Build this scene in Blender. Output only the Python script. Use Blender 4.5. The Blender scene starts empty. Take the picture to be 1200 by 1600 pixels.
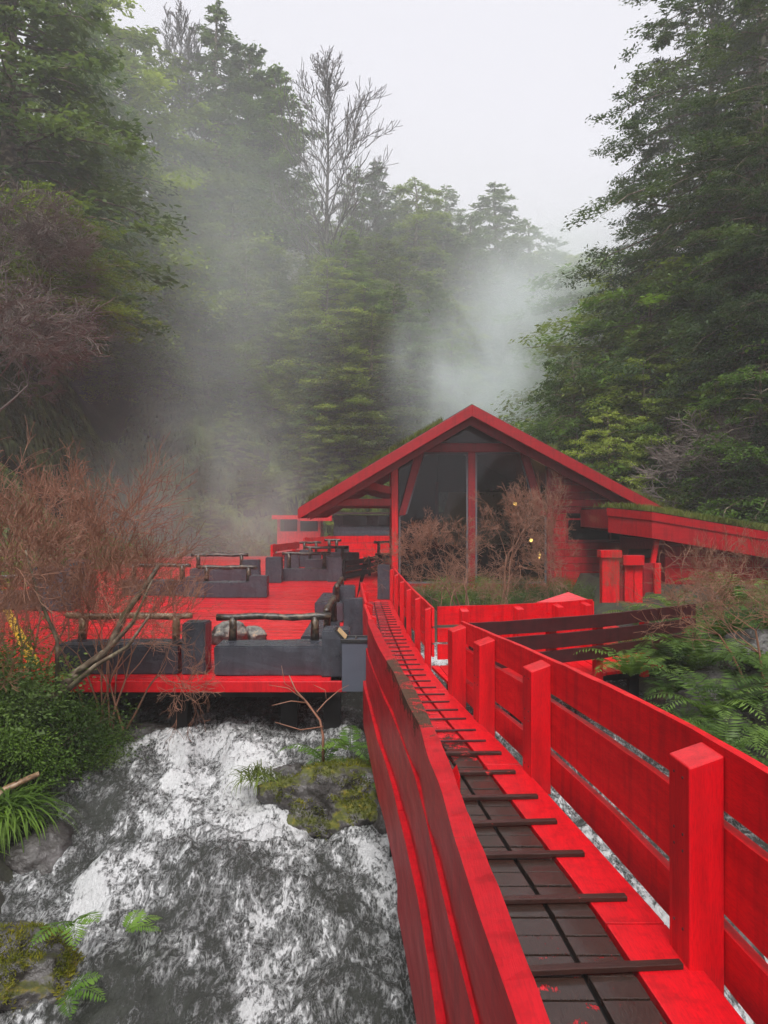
import bpy, bmesh, math, random
import numpy as np
from mathutils import Vector, Matrix, noise as mn
R = math.radians
sc = bpy.context.scene
col = sc.collection

# ---------------------------------------------------------------- camera
F, CZ, HY = 1150.0, 1.9, 805.0
cam = bpy.data.cameras.new('camera'); camo = bpy.data.objects.new('camera', cam); col.objects.link(camo)
cam.sensor_fit = 'VERTICAL'; cam.sensor_height = 32.0; cam.lens = 32.0 * F / 1600.0
cam.clip_start = 0.05; cam.clip_end = 2000
camo.location = (0, 0, CZ); camo.rotation_euler = (R(90) + math.atan(5 / F), 0, 0)
sc.camera = camo

# ---------------------------------------------------------------- sky, sun, exposure
SUN_EL, SUN_ROT = R(55), R(186)
w = bpy.data.worlds.new('World'); sc.world = w; w.use_nodes = True
nt = w.node_tree; nt.nodes.clear()
sky = nt.nodes.new('ShaderNodeTexSky'); sky.sky_type = 'NISHITA'; sky.sun_disc = False
sky.sun_elevation = SUN_EL; sky.sun_rotation = SUN_ROT; sky.dust_density = 6; sky.air_density = 1.2
hs = nt.nodes.new('ShaderNodeHueSaturation'); hs.inputs['Saturation'].default_value = 0.12
mx = nt.nodes.new('ShaderNodeMix'); mx.data_type = 'RGBA'; mx.inputs[0].default_value = 0.7
mx.inputs[7].default_value = (8.1, 8.05, 8.75, 1)            # the even white of a closed cloud cover
bg = nt.nodes.new('ShaderNodeBackground'); bg.inputs[1].default_value = 0.0500
wo = nt.nodes.new('ShaderNodeOutputWorld')
nt.links.new(sky.outputs[0], hs.inputs['Color']); nt.links.new(hs.outputs[0], mx.inputs[6])
nt.links.new(mx.outputs[2], bg.inputs[0]); nt.links.new(bg.outputs[0], wo.inputs[0])
sl = bpy.data.lights.new('sun', 'SUN'); sl.energy = 1.5; sl.angle = R(25); sl.color = (1, .97, .93)
so = bpy.data.objects.new('sun', sl); col.objects.link(so)
_d = Vector((-0.06, -0.56, 0.82))                            # towards the bright part of the cloud
so.rotation_euler = _d.to_track_quat('Z', 'Y').to_euler()
sc.view_settings.view_transform = 'Standard'; sc.view_settings.look = 'None'
sc.view_settings.exposure = 1.5; sc.view_settings.gamma = 1
cy = sc.cycles
cy.max_bounces = 8; cy.diffuse_bounces = 3; cy.glossy_bounces = 3; cy.transmission_bounces = 4
cy.volume_bounces = 5; cy.transparent_max_bounces = 12; cy.use_denoising = True
cy.caustics_reflective = False; cy.caustics_refractive = False
cy.volume_step_rate = 2.0; cy.volume_max_steps = 128

# ---------------------------------------------------------------- numeric helpers
def Pt(px, py, Y): return Vector(((px - 600) * Y / F, Y, CZ - (py - HY) * Y / F))
def Gd(px, py, z=0.0):
    Y = F * (CZ - z) / (py - HY); return Vector(((px - 600) * Y / F, Y, z))
def hsh(ix, iy, s):
    v = np.sin(ix * 127.1 + iy * 311.7 + s * 74.7) * 43758.5453; return v - np.floor(v)
def vn(x, y, s=0):
    x = np.asarray(x, float); y = np.asarray(y, float)
    ix = np.floor(x); iy = np.floor(y); fx = x - ix; fy = y - iy
    fx = fx * fx * (3 - 2 * fx); fy = fy * fy * (3 - 2 * fy)
    a = hsh(ix, iy, s); b = hsh(ix + 1, iy, s); c = hsh(ix, iy + 1, s); d = hsh(ix + 1, iy + 1, s)
    return (a * (1 - fx) + b * fx) * (1 - fy) + (c * (1 - fx) + d * fx) * fy
def fbm(x, y, s=0, o=4):
    t = 0; a = .5; n = 0
    for k in range(o):
        t = t + a * vn(x * 2 ** k + k * 17.3, y * 2 ** k + k * 9.1, s + k); n += a; a *= .5
    return t / n
def sst(a, b, x): t = np.clip((x - a) / (b - a), 0, 1); return t * t * (3 - 2 * t)

def link(o, parent=None):
    col.objects.link(o)
    if parent is not None: o.parent = parent
    return o
def mesh_np(name, V, Fc, mats, smooth=False, attrs=None, mat_idx=None):
    V = np.asarray(V, np.float32).reshape(-1, 3); Fc = np.asarray(Fc, np.int32); k = Fc.shape[1]; n = len(Fc)
    me = bpy.data.meshes.new(name); me.vertices.add(len(V)); me.vertices.foreach_set('co', V.ravel())
    me.loops.add(n * k); me.loops.foreach_set('vertex_index', Fc.ravel())
    me.polygons.add(n); me.polygons.foreach_set('loop_start', np.arange(n, dtype=np.int32) * k)
    try: me.polygons.foreach_set('loop_total', np.full(n, k, np.int32))
    except Exception: pass
    if smooth: me.polygons.foreach_set('use_smooth', np.ones(n, bool))
    if mat_idx is not None: me.polygons.foreach_set('material_index', np.asarray(mat_idx, np.int32))
    for m in (mats if isinstance(mats, (list, tuple)) else [mats]): me.materials.append(m)
    me.update(calc_edges=True)
    for a, v in (attrs or {}).items():
        at = me.attributes.new(a, 'FLOAT', 'POINT'); at.data.foreach_set('value', np.asarray(v, np.float32))
    me.validate()
    return me

# ---------------------------------------------------------------- materials
def mat(name):
    m = bpy.data.materials.new(name); m.use_nodes = True; t = m.node_tree; t.nodes.clear()
    o = t.nodes.new('ShaderNodeOutputMaterial')
    def N(ty, **kw):
        n = t.nodes.new('ShaderNode' + ty)
        for k, v in kw.items():
            if k.startswith('_'): setattr(n, k[1:], v)
            else: n.inputs[k.replace('__', ' ')].default_value = v
        return n
    L = t.links.new
    return m, N, L, o
def ramp(N, L, src, stops):
    r = N('ValToRGB'); e = r.color_ramp.elements
    while len(e) < len(stops): e.new(.5)
    for q, (p, c) in zip(e, stops): q.position = p; q.color = c if len(c) == 4 else (*c, 1)
    L(src, r.inputs[0]); return r
def mixc(N, L, f, a, b, mode='MIX'):
    m = N('Mix', _data_type='RGBA', _blend_type=mode)
    for i, v in ((0, f), (6, a), (7, b)):
        if isinstance(v, (int, float)): m.inputs[i].default_value = v
        elif isinstance(v, tuple): m.inputs[i].default_value = v if len(v) == 4 else (*v, 1)
        else: L(v, m.inputs[i])
    return m.outputs[2]
def math_(N, L, op, a, b=0.0, c=None):
    m = N('Math', _operation=op)
    for i, v in ((0, a), (1, b), (2, c)):
        if v is None: continue
        if isinstance(v, (int, float)): m.inputs[i].default_value = v
        else: L(v, m.inputs[i])
    return m.outputs[0]

def painted(name, c1, c2, under, rough=.32, stretch=(1, 1, 1), bump=.25, wearbase=0.0, coat=.0, grime=.35, worn_rough=.25, spec=.45):
    """wet oil paint on sawn timber; the attribute 'wear' (0..1) lets bare wood through"""
    m, N, L, o = mat(name)
    tc = N('TexCoord'); mp = N('Mapping'); mp.inputs['Scale'].default_value = stretch; L(tc.outputs['Object'], mp.inputs[0])
    n1 = N('TexNoise', Scale=2.3, Detail=5, Roughness=.6); L(mp.outputs[0], n1.inputs['Vector'])
    n2 = N('TexNoise', Scale=28, Detail=6, Roughness=.65); L(mp.outputs[0], n2.inputs['Vector'])
    n3 = N('TexNoise', Scale=9, Detail=8, Roughness=.7, Distortion=.6); L(tc.outputs['Object'], n3.inputs['Vector'])
    base = mixc(N, L, ramp(N, L, n1.outputs[0], [(.3, (0, 0, 0)), (.7, (1, 1, 1))]).outputs[0], c1, c2)
    oi = N('ObjectInfo'); 
    dirt = ramp(N, L, n2.outputs[0], [(.3, (grime, grime, grime)), (.55, (1, 1, 1))])
    gi = N('NewGeometry'); pi_ = math_(N, L, 'MULTIPLY_ADD', gi.outputs['Random Per Island'], .42, .72)
    cmb = N('CombineColor'); [L(pi_, cmb.inputs[q]) for q in range(3)]
    base = mixc(N, L, 1.0, base, cmb.outputs[0], 'MULTIPLY')
    base = mixc(N, L, .45, base, mixc(N, L, 1.0, base, dirt.outputs[0], 'MULTIPLY'))
    mp5 = N('Mapping'); mp5.inputs['Scale'].default_value = (7, 7, .9); L(tc.outputs['Object'], mp5.inputs[0])
    n5 = N('TexNoise', Scale=1.6, Detail=6, Roughness=.65); L(mp5.outputs[0], n5.inputs['Vector'])
    base = mixc(N, L, .5, base, mixc(N, L, 1.0, base, ramp(N, L, n5.outputs[0], [(.36, (.45, .42, .42)), (.52, (1, 1, 1))]).outputs[0], 'MULTIPLY'))
    at = N('Attribute', _attribute_name='wear')
    wv = math_(N, L, 'ADD', at.outputs['Fac'], wearbase)
    th = math_(N, L, 'ADD', wv, math_(N, L, 'MULTIPLY', math_(N, L, 'SUBTRACT', n3.outputs[0], .5), 1.7))
    th = math_(N, L, 'ADD', th, math_(N, L, 'MULTIPLY', math_(N, L, 'SUBTRACT', n2.outputs[0], .5), .8))
    wf = ramp(N, L, th, [(.46, (0, 0, 0)), (.56, (1, 1, 1))]).outputs[0]
    ucol = mixc(N, L, ramp(N, L, n2.outputs[0], [(.35, (0, 0, 0)), (.68, (1, 1, 1))]).outputs[0], under, tuple(v * 3.6 for v in under))
    fin = mixc(N, L, wf, base, ucol)
    b = N('BsdfPrincipled', Roughness=rough); L(fin, b.inputs['Base Color'])
    rr = math_(N, L, 'MULTIPLY_ADD', n1.outputs[0], .3, rough - .13); L(math_(N, L, 'MULTIPLY_ADD', wf, worn_rough, rr), b.inputs['Roughness'])
    b.inputs['Specular IOR Level'].default_value = spec
    if coat: b.inputs['Coat Weight'].default_value = coat; b.inputs['Coat Roughness'].default_value = .12
    hgt = math_(N, L, 'SUBTRACT', math_(N, L, 'MULTIPLY', n2.outputs[0], .6), math_(N, L, 'MULTIPLY', wf, .5))
    bp = N('Bump', Strength=bump, Distance=.006); L(hgt, bp.inputs['Height']); L(bp.outputs[0], b.inputs['Normal'])
    L(b.outputs[0], o.inputs[0]); return m
BROWN = (.03, .016, .010)
RED = painted('red_paint_long', (.82, .006, .015), (.62, .004, .011), BROWN, .34, (7, .8, 7), wearbase=-.12)
REDX = painted('red_paint_cross', (.84, .006, .015), (.60, .004, .011), BROWN, .28, (.8, 7, 7), wearbase=-.1, coat=.2)
REDV = painted('red_paint_upright', (.82, .006, .015), (.64, .004, .011), BROWN, .34, (7, 7, .8), wearbase=-.16)
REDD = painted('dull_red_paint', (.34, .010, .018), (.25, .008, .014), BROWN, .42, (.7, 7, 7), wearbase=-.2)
REDO = painted('wet_dull_red_paint', (.56, .006, .014), (.38, .005, .011), BROWN, .4, (7, .5, 4), wearbase=-.25, spec=.15)
MAROON = painted('maroon_stain', (.075, .010, .014), (.05, .008, .011), BROWN, .45, (.8, 7, 7), wearbase=-.2)
GREY = painted('grey_paint', (.075, .08, .098), (.045, .048, .062), (.02, .02, .022), .27, (2, 2, 2), bump=.6, wearbase=-.22)
BLACKW = painted('black_stained_wood', (.010, .009, .009), (.006, .006, .006), (.012, .01, .008), .8, (2, 2, .6), wearbase=-.2)
DARKW = painted('wet_bare_wood', (.06, .022, .016), (.03, .014, .010), (.3, .02, .02), .3, (.8, 6, 6), bump=.7, wearbase=.0)
SLAT = painted('worn_red_slat', (.84, .013, .026), (.62, .009, .018), (.014, .008, .006), .22, (7, .9, 7), bump=1.0, worn_rough=-.06, coat=.35)
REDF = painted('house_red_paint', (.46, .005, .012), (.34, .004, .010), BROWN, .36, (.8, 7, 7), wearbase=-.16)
YELLOW = painted('yellow_paint', (.75, .42, .015), (.6, .33, .01), (.3, .05, .02), .4, (3, 3, 3), wearbase=-.02)
CREAM0 = painted('pale_panel', (.35, .32, .25), (.28, .26, .2), (.2, .18, .14), .6, (1, 1, 1), wearbase=-.3)

def simple(name, c, rough=.5, emit=None, es=0, spec=.4, metal=0):
    m, N, L, o = mat(name); b = N('BsdfPrincipled', Roughness=rough)
    n = N('TexNoise', Scale=6, Detail=4); tc = N('TexCoord'); L(tc.outputs['Object'], n.inputs['Vector'])
    L(mixc(N, L, n.outputs[0], tuple(v * .75 for v in c), tuple(v * 1.2 for v in c)), b.inputs['Base Color'])
    b.inputs['Specular IOR Level'].default_value = spec; b.inputs['Metallic'].default_value = metal
    if emit: b.inputs['Emission Color'].default_value = (*emit, 1); b.inputs['Emission Strength'].default_value = es
    L(b.outputs[0], o.inputs[0]); return m
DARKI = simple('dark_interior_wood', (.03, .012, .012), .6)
METAL = simple('grey_sheet_metal', (.085, .095, .125), .3, spec=.5)
BLACKM = simple('black_metal', (.02, .02, .022), .3, spec=.6)
PAPER = simple('wet_cardboard', (.55, .38, .2), .5)
BULB = simple('warm_bulb', (.9, .6, .2), .3, (1, .6, .15), 4)
CREAM, N, L, o = mat('pale_translucent_sheet')
d1 = N('BsdfDiffuse'); d1.inputs[0].default_value = (.62, .58, .48, 1); d2 = N('BsdfTranslucent'); d2.inputs[0].default_value = (.85, .8, .68, 1); ms = N('MixShader', Fac=.6); L(d1.outputs[0], ms.inputs[1]); L(d2.outputs[0], ms.inputs[2]); L(ms.outputs[0], o.inputs[0])
GLASS, N, L, o = mat('window_glass')
g1 = N('BsdfTransparent'); g1.inputs[0].default_value = (.5, .52, .52, 1)
g2 = N('BsdfGlossy', Roughness=.03); g2.inputs[0].default_value = (.9, .9, .9, 1)
fr = N('Fresnel', IOR=1.35); mxs = N('MixShader'); L(fr.outputs[0], mxs.inputs[0]); L(g1.outputs[0], mxs.inputs[1]); L(g2.outputs[0], mxs.inputs[2]); L(mxs.outputs[0], o.inputs[0])

BARK, N, L, o = mat('mossy_bark')
tc = N('TexCoord'); n = N('TexNoise', Scale=9, Detail=6); L(tc.outputs['Object'], n.inputs['Vector'])
n2 = N('TexNoise', Scale=2.2, Detail=4); L(tc.outputs['Object'], n2.inputs['Vector'])
c = ramp(N, L, n.outputs[0], [(.3, (.04, .028, .02)), (.52, (.13, .09, .06)), (.68, (.3, .25, .18))])
c2 = mixc(N, L, ramp(N, L, n2.outputs[0], [(.5, (0, 0, 0)), (.62, (.7, .7, .7))]).outputs[0], c.outputs[0], (.06, .065, .018))
b = N('BsdfPrincipled', Roughness=.6); L(c2, b.inputs[0]); bp = N('Bump', Strength=.8, Distance=.01); L(n.outputs[0], bp.inputs['Height']); L(bp.outputs[0], b.inputs['Normal']); L(b.outputs[0], o.inputs[0])
def logmat(name, a, bb, cc):
    m, N, L, o = mat(name); tc = N('TexCoord'); n = N('TexNoise', Scale=11, Detail=7, Distortion=.8); L(tc.outputs['Object'], n.inputs['Vector'])
    c = ramp(N, L, n.outputs[0], [(.33, a), (.5, bb), (.68, cc)])
    b = N('BsdfPrincipled', Roughness=.4); L(c.outputs[0], b.inputs[0]); bp = N('Bump', Strength=.9, Distance=.012); L(n.outputs[0], bp.inputs['Height']); L(bp.outputs[0], b.inputs['Normal']); L(b.outputs[0], o.inputs[0]); return m
LOG = logmat('peeled_log', (.05, .03, .018), (.22, .13, .07), (.42, .3, .19))
LOGD = logmat('dark_wet_log', (.008, .006, .005), (.03, .02, .014), (.16, .11, .07))
TWIG = simple('red_brown_twig', (.27, .125, .078), .5)
TWIGP = simple('purple_brown_twig', (.16, .125, .11), .6)
TWIGG = simple('grey_twig', (.09, .08, .075), .7)

def leafmat(name, dark, mid, light, nscale=.35, gl=.5, trans=.4):
    m, N, L, o = mat(name)
    tc = N('TexCoord'); n = N('TexNoise', Scale=nscale, Detail=5, Roughness=.65); L(tc.outputs['Object'], n.inputs['Vector'])
    oi = N('ObjectInfo'); v = math_(N, L, 'ADD', n.outputs[0], math_(N, L, 'MULTIPLY_ADD', oi.outputs['Random'], .26, -.13))
    c = ramp(N, L, v, [(.32, dark), (.5, mid), (.68, light)])
    b = N('BsdfPrincipled', Roughness=gl); L(c.outputs[0], b.inputs[0]); b.inputs['Specular IOR Level'].default_value = .2
    tr = N('BsdfTranslucent'); L(mixc(N, L, 1.0, c.outputs[0], (1.3, 1.35, .6), 'MULTIPLY'), tr.inputs[0])
    mm = N('MixShader', Fac=trans); L(b.outputs[0], mm.inputs[1]); L(tr.outputs[0], mm.inputs[2]); L(mm.outputs[0], o.inputs[0]); return m
LEAFA = leafmat('evergreen_leaf', (.045, .075, .022), (.12, .19, .05), (.2, .28, .06))
LEAFB = leafmat('olive_leaf', (.07, .09, .02), (.18, .24, .045), (.3, .36, .06))
LEAFD = leafmat('deep_green_leaf', (.022, .04, .018), (.06, .10, .042), (.12, .17, .055))
LEAFN = leafmat('shrub_leaf', (.025, .05, .01), (.075, .14, .022), (.16, .26, .04), 1.4)
FERN = leafmat('fern_frond', (.022, .045, .012), (.065, .12, .025), (.15, .24, .05), 1.2, .4)
FERNY = leafmat('bright_fern_frond', (.05, .10, .015), (.1, .2, .03), (.2, .33, .06), 1.6, .35, .45)
FROND = leafmat('hanging_fern', (.05, .065, .022), (.16, .21, .07), (.3, .36, .12), .45)
GRASSM = leafmat('roof_grass', (.06, .06, .015), (.14, .17, .035), (.28, .3, .09), 1.5, .5)

MOSSM = leafmat('moss_tuft', (.05, .06, .01), (.12, .14, .015), (.26, .24, .02), 6., .7)
GROUND, N, L, o = mat('wet_forest_soil')
tc = N('TexCoord'); n = N('TexNoise', Scale=1.3, Detail=9, Roughness=.7); L(tc.outputs['Object'], n.inputs['Vector'])
c = ramp(N, L, n.outputs[0], [(.3, (.012, .011, .009)), (.5, (.03, .03, .017)), (.7, (.05, .065, .02))])
b = N('BsdfPrincipled', Roughness=.75); L(c.outputs[0], b.inputs[0]); bp = N('Bump', Strength=1, Distance=.15); L(n.outputs[0], bp.inputs['Height']); L(bp.outputs[0], b.inputs['Normal']); L(b.outputs[0], o.inputs[0])

def rockmat(name, moss, amount):
    m, N, L, o = mat(name); tc = N('TexCoord'); n = N('TexNoise', Scale=5, Detail=9, Roughness=.7); L(tc.outputs['Object'], n.inputs['Vector'])
    c = ramp(N, L, n.outputs[0], [(.3, (.012, .011, .010)), (.5, (.05, .045, .042)), (.72, (.14, .13, .13))])
    n2 = N('TexNoise', Scale=3.6, Detail=9, Roughness=.72); L(tc.outputs['Object'], n2.inputs['Vector'])
    n3 = N('TexNoise', Scale=24, Detail=4); L(tc.outputs['Object'], n3.inputs['Vector'])
    ge = N('NewGeometry'); sp = N('SeparateXYZ'); L(ge.outputs['Normal'], sp.inputs[0])
    f = math_(N, L, 'ADD', math_(N, L, 'MULTIPLY', sp.outputs[2], .35), math_(N, L, 'MULTIPLY_ADD', n2.outputs[0], 1.5, amount))
    ff = ramp(N, L, f, [(.48, (0, 0, 0)), (.62, (1, 1, 1))])
    mc = ramp(N, L, math_(N, L, 'MULTIPLY_ADD', n3.outputs[0], .5, math_(N, L, 'MULTIPLY', n2.outputs[0], .5)), [(.35, tuple(v * .3 for v in moss)), (.55, moss), (.68, (moss[0] * 2.6, moss[1] * 1.7, moss[2]))])
    cc = mixc(N, L, ff.outputs[0], c.outputs[0], mc.outputs[0])
    b = N('BsdfPrincipled'); L(cc, b.inputs[0]); L(math_(N, L, 'MULTIPLY_ADD', ff.outputs[0], .55, .25), b.inputs['Roughness'])
    bp = N('Bump', Strength=.9, Distance=.03); L(math_(N, L, 'ADD', n.outputs[0], math_(N, L, 'MULTIPLY', n3.outputs[0], .6)), bp.inputs['Height']); L(bp.outputs[0], b.inputs['Normal']); L(b.outputs[0], o.inputs[0]); return m
MOSSR = rockmat('mossy_rock', (.085, .095, .012), -.40)
MOSSD = rockmat('dark_mossy_rock', (.06, .065, .012), -.52)
ROCK = rockmat('wet_rock', (.05, .055, .02), -.85)
STONE = rockmat('grey_stone', (.2, .19, .17), -.4)

WATER, N, L, o = mat('rushing_water')
tc = N('TexCoord'); mp = N('Mapping'); mp.inputs['Scale'].default_value = (1.45, .62, 1); mp.inputs['Rotation'].default_value = (0, 0, .25); L(tc.outputs['Object'], mp.inputs[0])
na = N('TexNoise', Scale=6, Detail=10, Roughness=.72, Distortion=.5); L(mp.outputs[0], na.inputs['Vector'])
nb = N('TexNoise', Scale=24, Detail=7, Roughness=.8, Distortion=.2); L(mp.outputs[0], nb.inputs['Vector'])
nc = N('TexNoise', Scale=8, Detail=3, Roughness=.55, Distortion=1.1); L(mp.outputs[0], nc.inputs['Vector'])
nd = N('TexNoise', Scale=21, Detail=2, Roughness=.5, Distortion=.9); L(mp.outputs[0], nd.inputs['Vector'])
lace_glint = math_(N, L, 'MULTIPLY_ADD', math_(N, L, 'ABSOLUTE', math_(N, L, 'SUBTRACT', nc.outputs[0], .5)), -9.0, 1.0, )
lace_glint = math_(N, L, 'MAXIMUM', lace_glint, math_(N, L, 'MULTIPLY_ADD', math_(N, L, 'ABSOLUTE', math_(N, L, 'SUBTRACT', nd.outputs[0], .5)), -8.0, .8))
lace_glint = math_(N, L, 'MAXIMUM', lace_glint, 0.0)
at = N('Attribute', _attribute_name='foam')
f = math_(N, L, 'ADD', at.outputs['Fac'], math_(N, L, 'MULTIPLY_ADD', na.outputs[0], 1.3, -.65))
f = math_(N, L, 'ADD', f, math_(N, L, 'MULTIPLY_ADD', nb.outputs[0], 1.5, -.75))
f = math_(N, L, 'ADD', f, math_(N, L, 'MULTIPLY_ADD', lace_glint, .42, -.10))  # pale lines: foam filaments, plus sparkle painted into the dark water's colour
fm = ramp(N, L, f, [(.28, (0, 0, 0)), (.45, (.07, .07, .07)), (.62, (.36, .36, .36)), (.88, (1, 1, 1))])
wc = mixc(N, L, fm.outputs[0], (.045, .048, .042), (.84, .85, .86))
ne = N('TexNoise', Scale=60, Detail=4, Roughness=.7); L(mp.outputs[0], ne.inputs['Vector'])
wc = mixc(N, L, 1.0, wc, ramp(N, L, math_(N, L, 'MULTIPLY_ADD', ne.outputs[0], .5, math_(N, L, 'MULTIPLY', nb.outputs[0], .5)), [(.34, (.6, .61, .61)), (.52, (1, 1, 1))]).outputs[0], 'MULTIPLY')
b = N('BsdfPrincipled'); L(wc, b.inputs[0]); L(math_(N, L, 'MULTIPLY_ADD', fm.outputs[0], .5, .05), b.inputs['Roughness']); b.inputs['IOR'].default_value = 1.33
bp = N('Bump', Strength=1, Distance=.05); L(math_(N, L, 'MULTIPLY', math_(N, L, 'ADD', na.outputs[0], math_(N, L, 'MULTIPLY', nb.outputs[0], .8)), math_(N, L, 'MULTIPLY_ADD', fm.outputs[0], .7, .35)), bp.inputs['Height']); L(bp.outputs[0], b.inputs['Normal']); L(b.outputs[0], o.inputs[0])

# ---------------------------------------------------------------- object helpers
def tag(o, label=None, cat=None, group=None, kind=None):
    if label: o['label'] = label
    if cat: o['category'] = cat
    if group: o['group'] = group
    if kind: o['kind'] = kind
    return o
def thing(name, label, cat, loc=(0, 0, 0), rz=0, group=None):
    o = bpy.data.objects.new(name, None); o.empty_display_size = .2; link(o)
    o.location = loc; o.rotation_euler = (0, 0, rz); return tag(o, label, cat, group)
def obj(name, me, parent=None, bevel=0):
    o = bpy.data.objects.new(name, me); link(o, parent)
    if bevel:
        m = o.modifiers.new('bevel', 'BEVEL'); m.width = bevel; m.segments = 2; m.limit_method = 'ANGLE'; m.angle_limit = R(40)
    return o
class MB:
    def __init__(s): s.v = []; s.f = []; s.w = []
    def add(s, vs, fs, wear=0):
        k = len(s.v); s.v += [tuple(v) for v in vs]; s.f += [tuple(i + k for i in f) for f in fs]
        s.w += list(wear) if hasattr(wear, '__len__') else [wear] * len(vs)
    def hexa(s, b, t, wear=0):
        s.add(list(b) + list(t), [(3, 2, 1, 0), (4, 5, 6, 7), (0, 1, 5, 4), (1, 2, 6, 5), (2, 3, 7, 6), (3, 0, 4, 7)], wear)
    def box(s, x0, x1, y0, y1, z0, z1, wear=0):
        s.hexa([(x0, y0, z0), (x1, y0, z0), (x1, y1, z0), (x0, y1, z0)], [(x0, y0, z1), (x1, y0, z1), (x1, y1, z1), (x0, y1, z1)], wear)
    def beam(s, p, q, wd, ht, up=(0, 0, 1), wear=0):
        p = Vector(p); q = Vector(q); d = (q - p).normalized(); u = Vector(up)
        sd = d.cross(u).normalized() * wd / 2; u = sd.cross(d).normalized() * ht / 2
        s.hexa([p - sd - u, p + sd - u, q + sd - u, q - sd - u], [p - sd + u, p + sd + u, q + sd + u, q - sd + u], wear)
    def poly(s, pts, t, axis, wear=0):
        """polygon extruded by vector t"""
        n = len(pts); t = Vector(t); a = [Vector(p) for p in pts]; b = [p + t for p in a]
        s.add(a + b, [tuple(range(n))[::-1], tuple(range(n, 2 * n))] + [(i, (i + 1) % n, n + (i + 1) % n, n + i) for i in range(n)], wear)
    def tube(s, pts, rad, n=6, wear=0, jit=0, rng=random):
        pts = [Vector(p) for p in pts]; k = len(s.v); m = len(pts)
        for i, p in enumerate(pts):
            d = (pts[min(i + 1, m - 1)] - pts[max(i - 1, 0)]).normalized()
            a = d.orthogonal().normalized() if abs(d.z) > .9 else d.cross(Vector((0, 0, 1))).normalized()
            b = d.cross(a); r = rad[i] if hasattr(rad, '__len__') else rad
            for j in range(n):
                an = 2 * math.pi * j / n; rr = r * (1 + rng.uniform(-jit, jit))
                s.v.append(tuple(p + (a * math.cos(an) + b * math.sin(an)) * rr)); s.w.append(wear)
        for i in range(m - 1):
            for j in range(n):
                s.f.append((k + i * n + j, k + i * n + (j + 1) % n, k + (i + 1) * n + (j + 1) % n, k + (i + 1) * n + j))
        s.f.append(tuple(k + j for j in range(n))[::-1]); s.f.append(tuple(k + (m - 1) * n + j for j in range(n)))
    def mesh(s, name, m, smooth=False):
        me = bpy.data.meshes.new(name); me.from_pydata(s.v, [], s.f)
        for q in (m if isinstance(m, (list, tuple)) else [m]): me.materials.append(q)
        if any(s.w): at = me.attributes.new('wear', 'FLOAT', 'POINT'); at.data.foreach_set('value', np.asarray(s.w, np.float32))
        if smooth: me.polygons.foreach_set('use_smooth', np.ones(len(me.polygons), bool))
        bm = bmesh.new(); bm.from_mesh(me); bmesh.ops.recalc_face_normals(bm, faces=bm.faces); bm.to_mesh(me); bm.free()
        me.update(); return me
    def build(s, name, m, parent=None, bevel=0, smooth=False): return obj(name, s.mesh(name, m, smooth), parent, bevel)

def wall_strip(pts, th, zb, zt, seed=0, step=.12, jit=.004, wearf=None, side=0):
    """a plank on edge following a plan curve: pts [(x, y)], thickness th to the left (-) or right (+) of the line, zb/zt functions or numbers"""
    P = np.array(pts, float); seg = np.hypot(*np.diff(P, axis=0).T); s = np.r_[0, np.cumsum(seg)]
    n = max(2, int(s[-1] / step)); t = np.linspace(0, s[-1], n); X = np.interp(t, s, P[:, 0]); Y = np.interp(t, s, P[:, 1])
    dx = np.gradient(X); dy = np.gradient(Y); l = np.hypot(dx, dy); nx, ny = dy / l, -dx / l
    fz = lambda z, i: z(t[i] / s[-1], X[i], Y[i]) if callable(z) else z
    V = []; W = []
    for i in range(n):
        b, tp = fz(zb, i), fz(zt, i); j = [(vn(t[i] * 2.3, k * 7.7, seed) - .5) * 2 * jit for k in range(4)]
        tj = (vn(t[i] * 9, 3.3, seed) - .5) * jit * 2
        x0, y0 = X[i] + nx[i] * j[0], Y[i] + ny[i] * j[0]; x1, y1 = X[i] + nx[i] * (th + j[1]), Y[i] + ny[i] * (th + j[1])
        V += [(x0, y0, b + j[2]), (x1, y1, b + j[2]), (x1, y1, tp + j[3]), (x0, y0, tp + j[3] + tj)]
        wv = wearf(X[i], Y[i]) if wearf else 0
        W += [0, 0, wv, wv]
    Fc = [(0, 1, 2, 3)]
    for i in range(n - 1):
        a = i * 4
        for k in range(4): Fc.append((a + k, a + 4 + k, a + 4 + (k + 1) % 4, a + (k + 1) % 4))
    a = (n - 1) * 4; Fc.append((a + 3, a + 2, a + 1, a))
    m = MB(); m.add(V, Fc, W); return m
def clip(poly, p, n):
    out = []; k = len(poly)
    for i in range(k):
        a, b = poly[i], poly[(i + 1) % k]
        da = (a[0] - p[0]) * n[0] + (a[1] - p[1]) * n[1]; db = (b[0] - p[0]) * n[0] + (b[1] - p[1]) * n[1]
        if da >= 0: out.append(a)
        if (da >= 0) != (db >= 0):
            t = da / (da - db); out.append((a[0] + (b[0] - a[0]) * t, a[1] + (b[1] - a[1]) * t))
    return out
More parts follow.
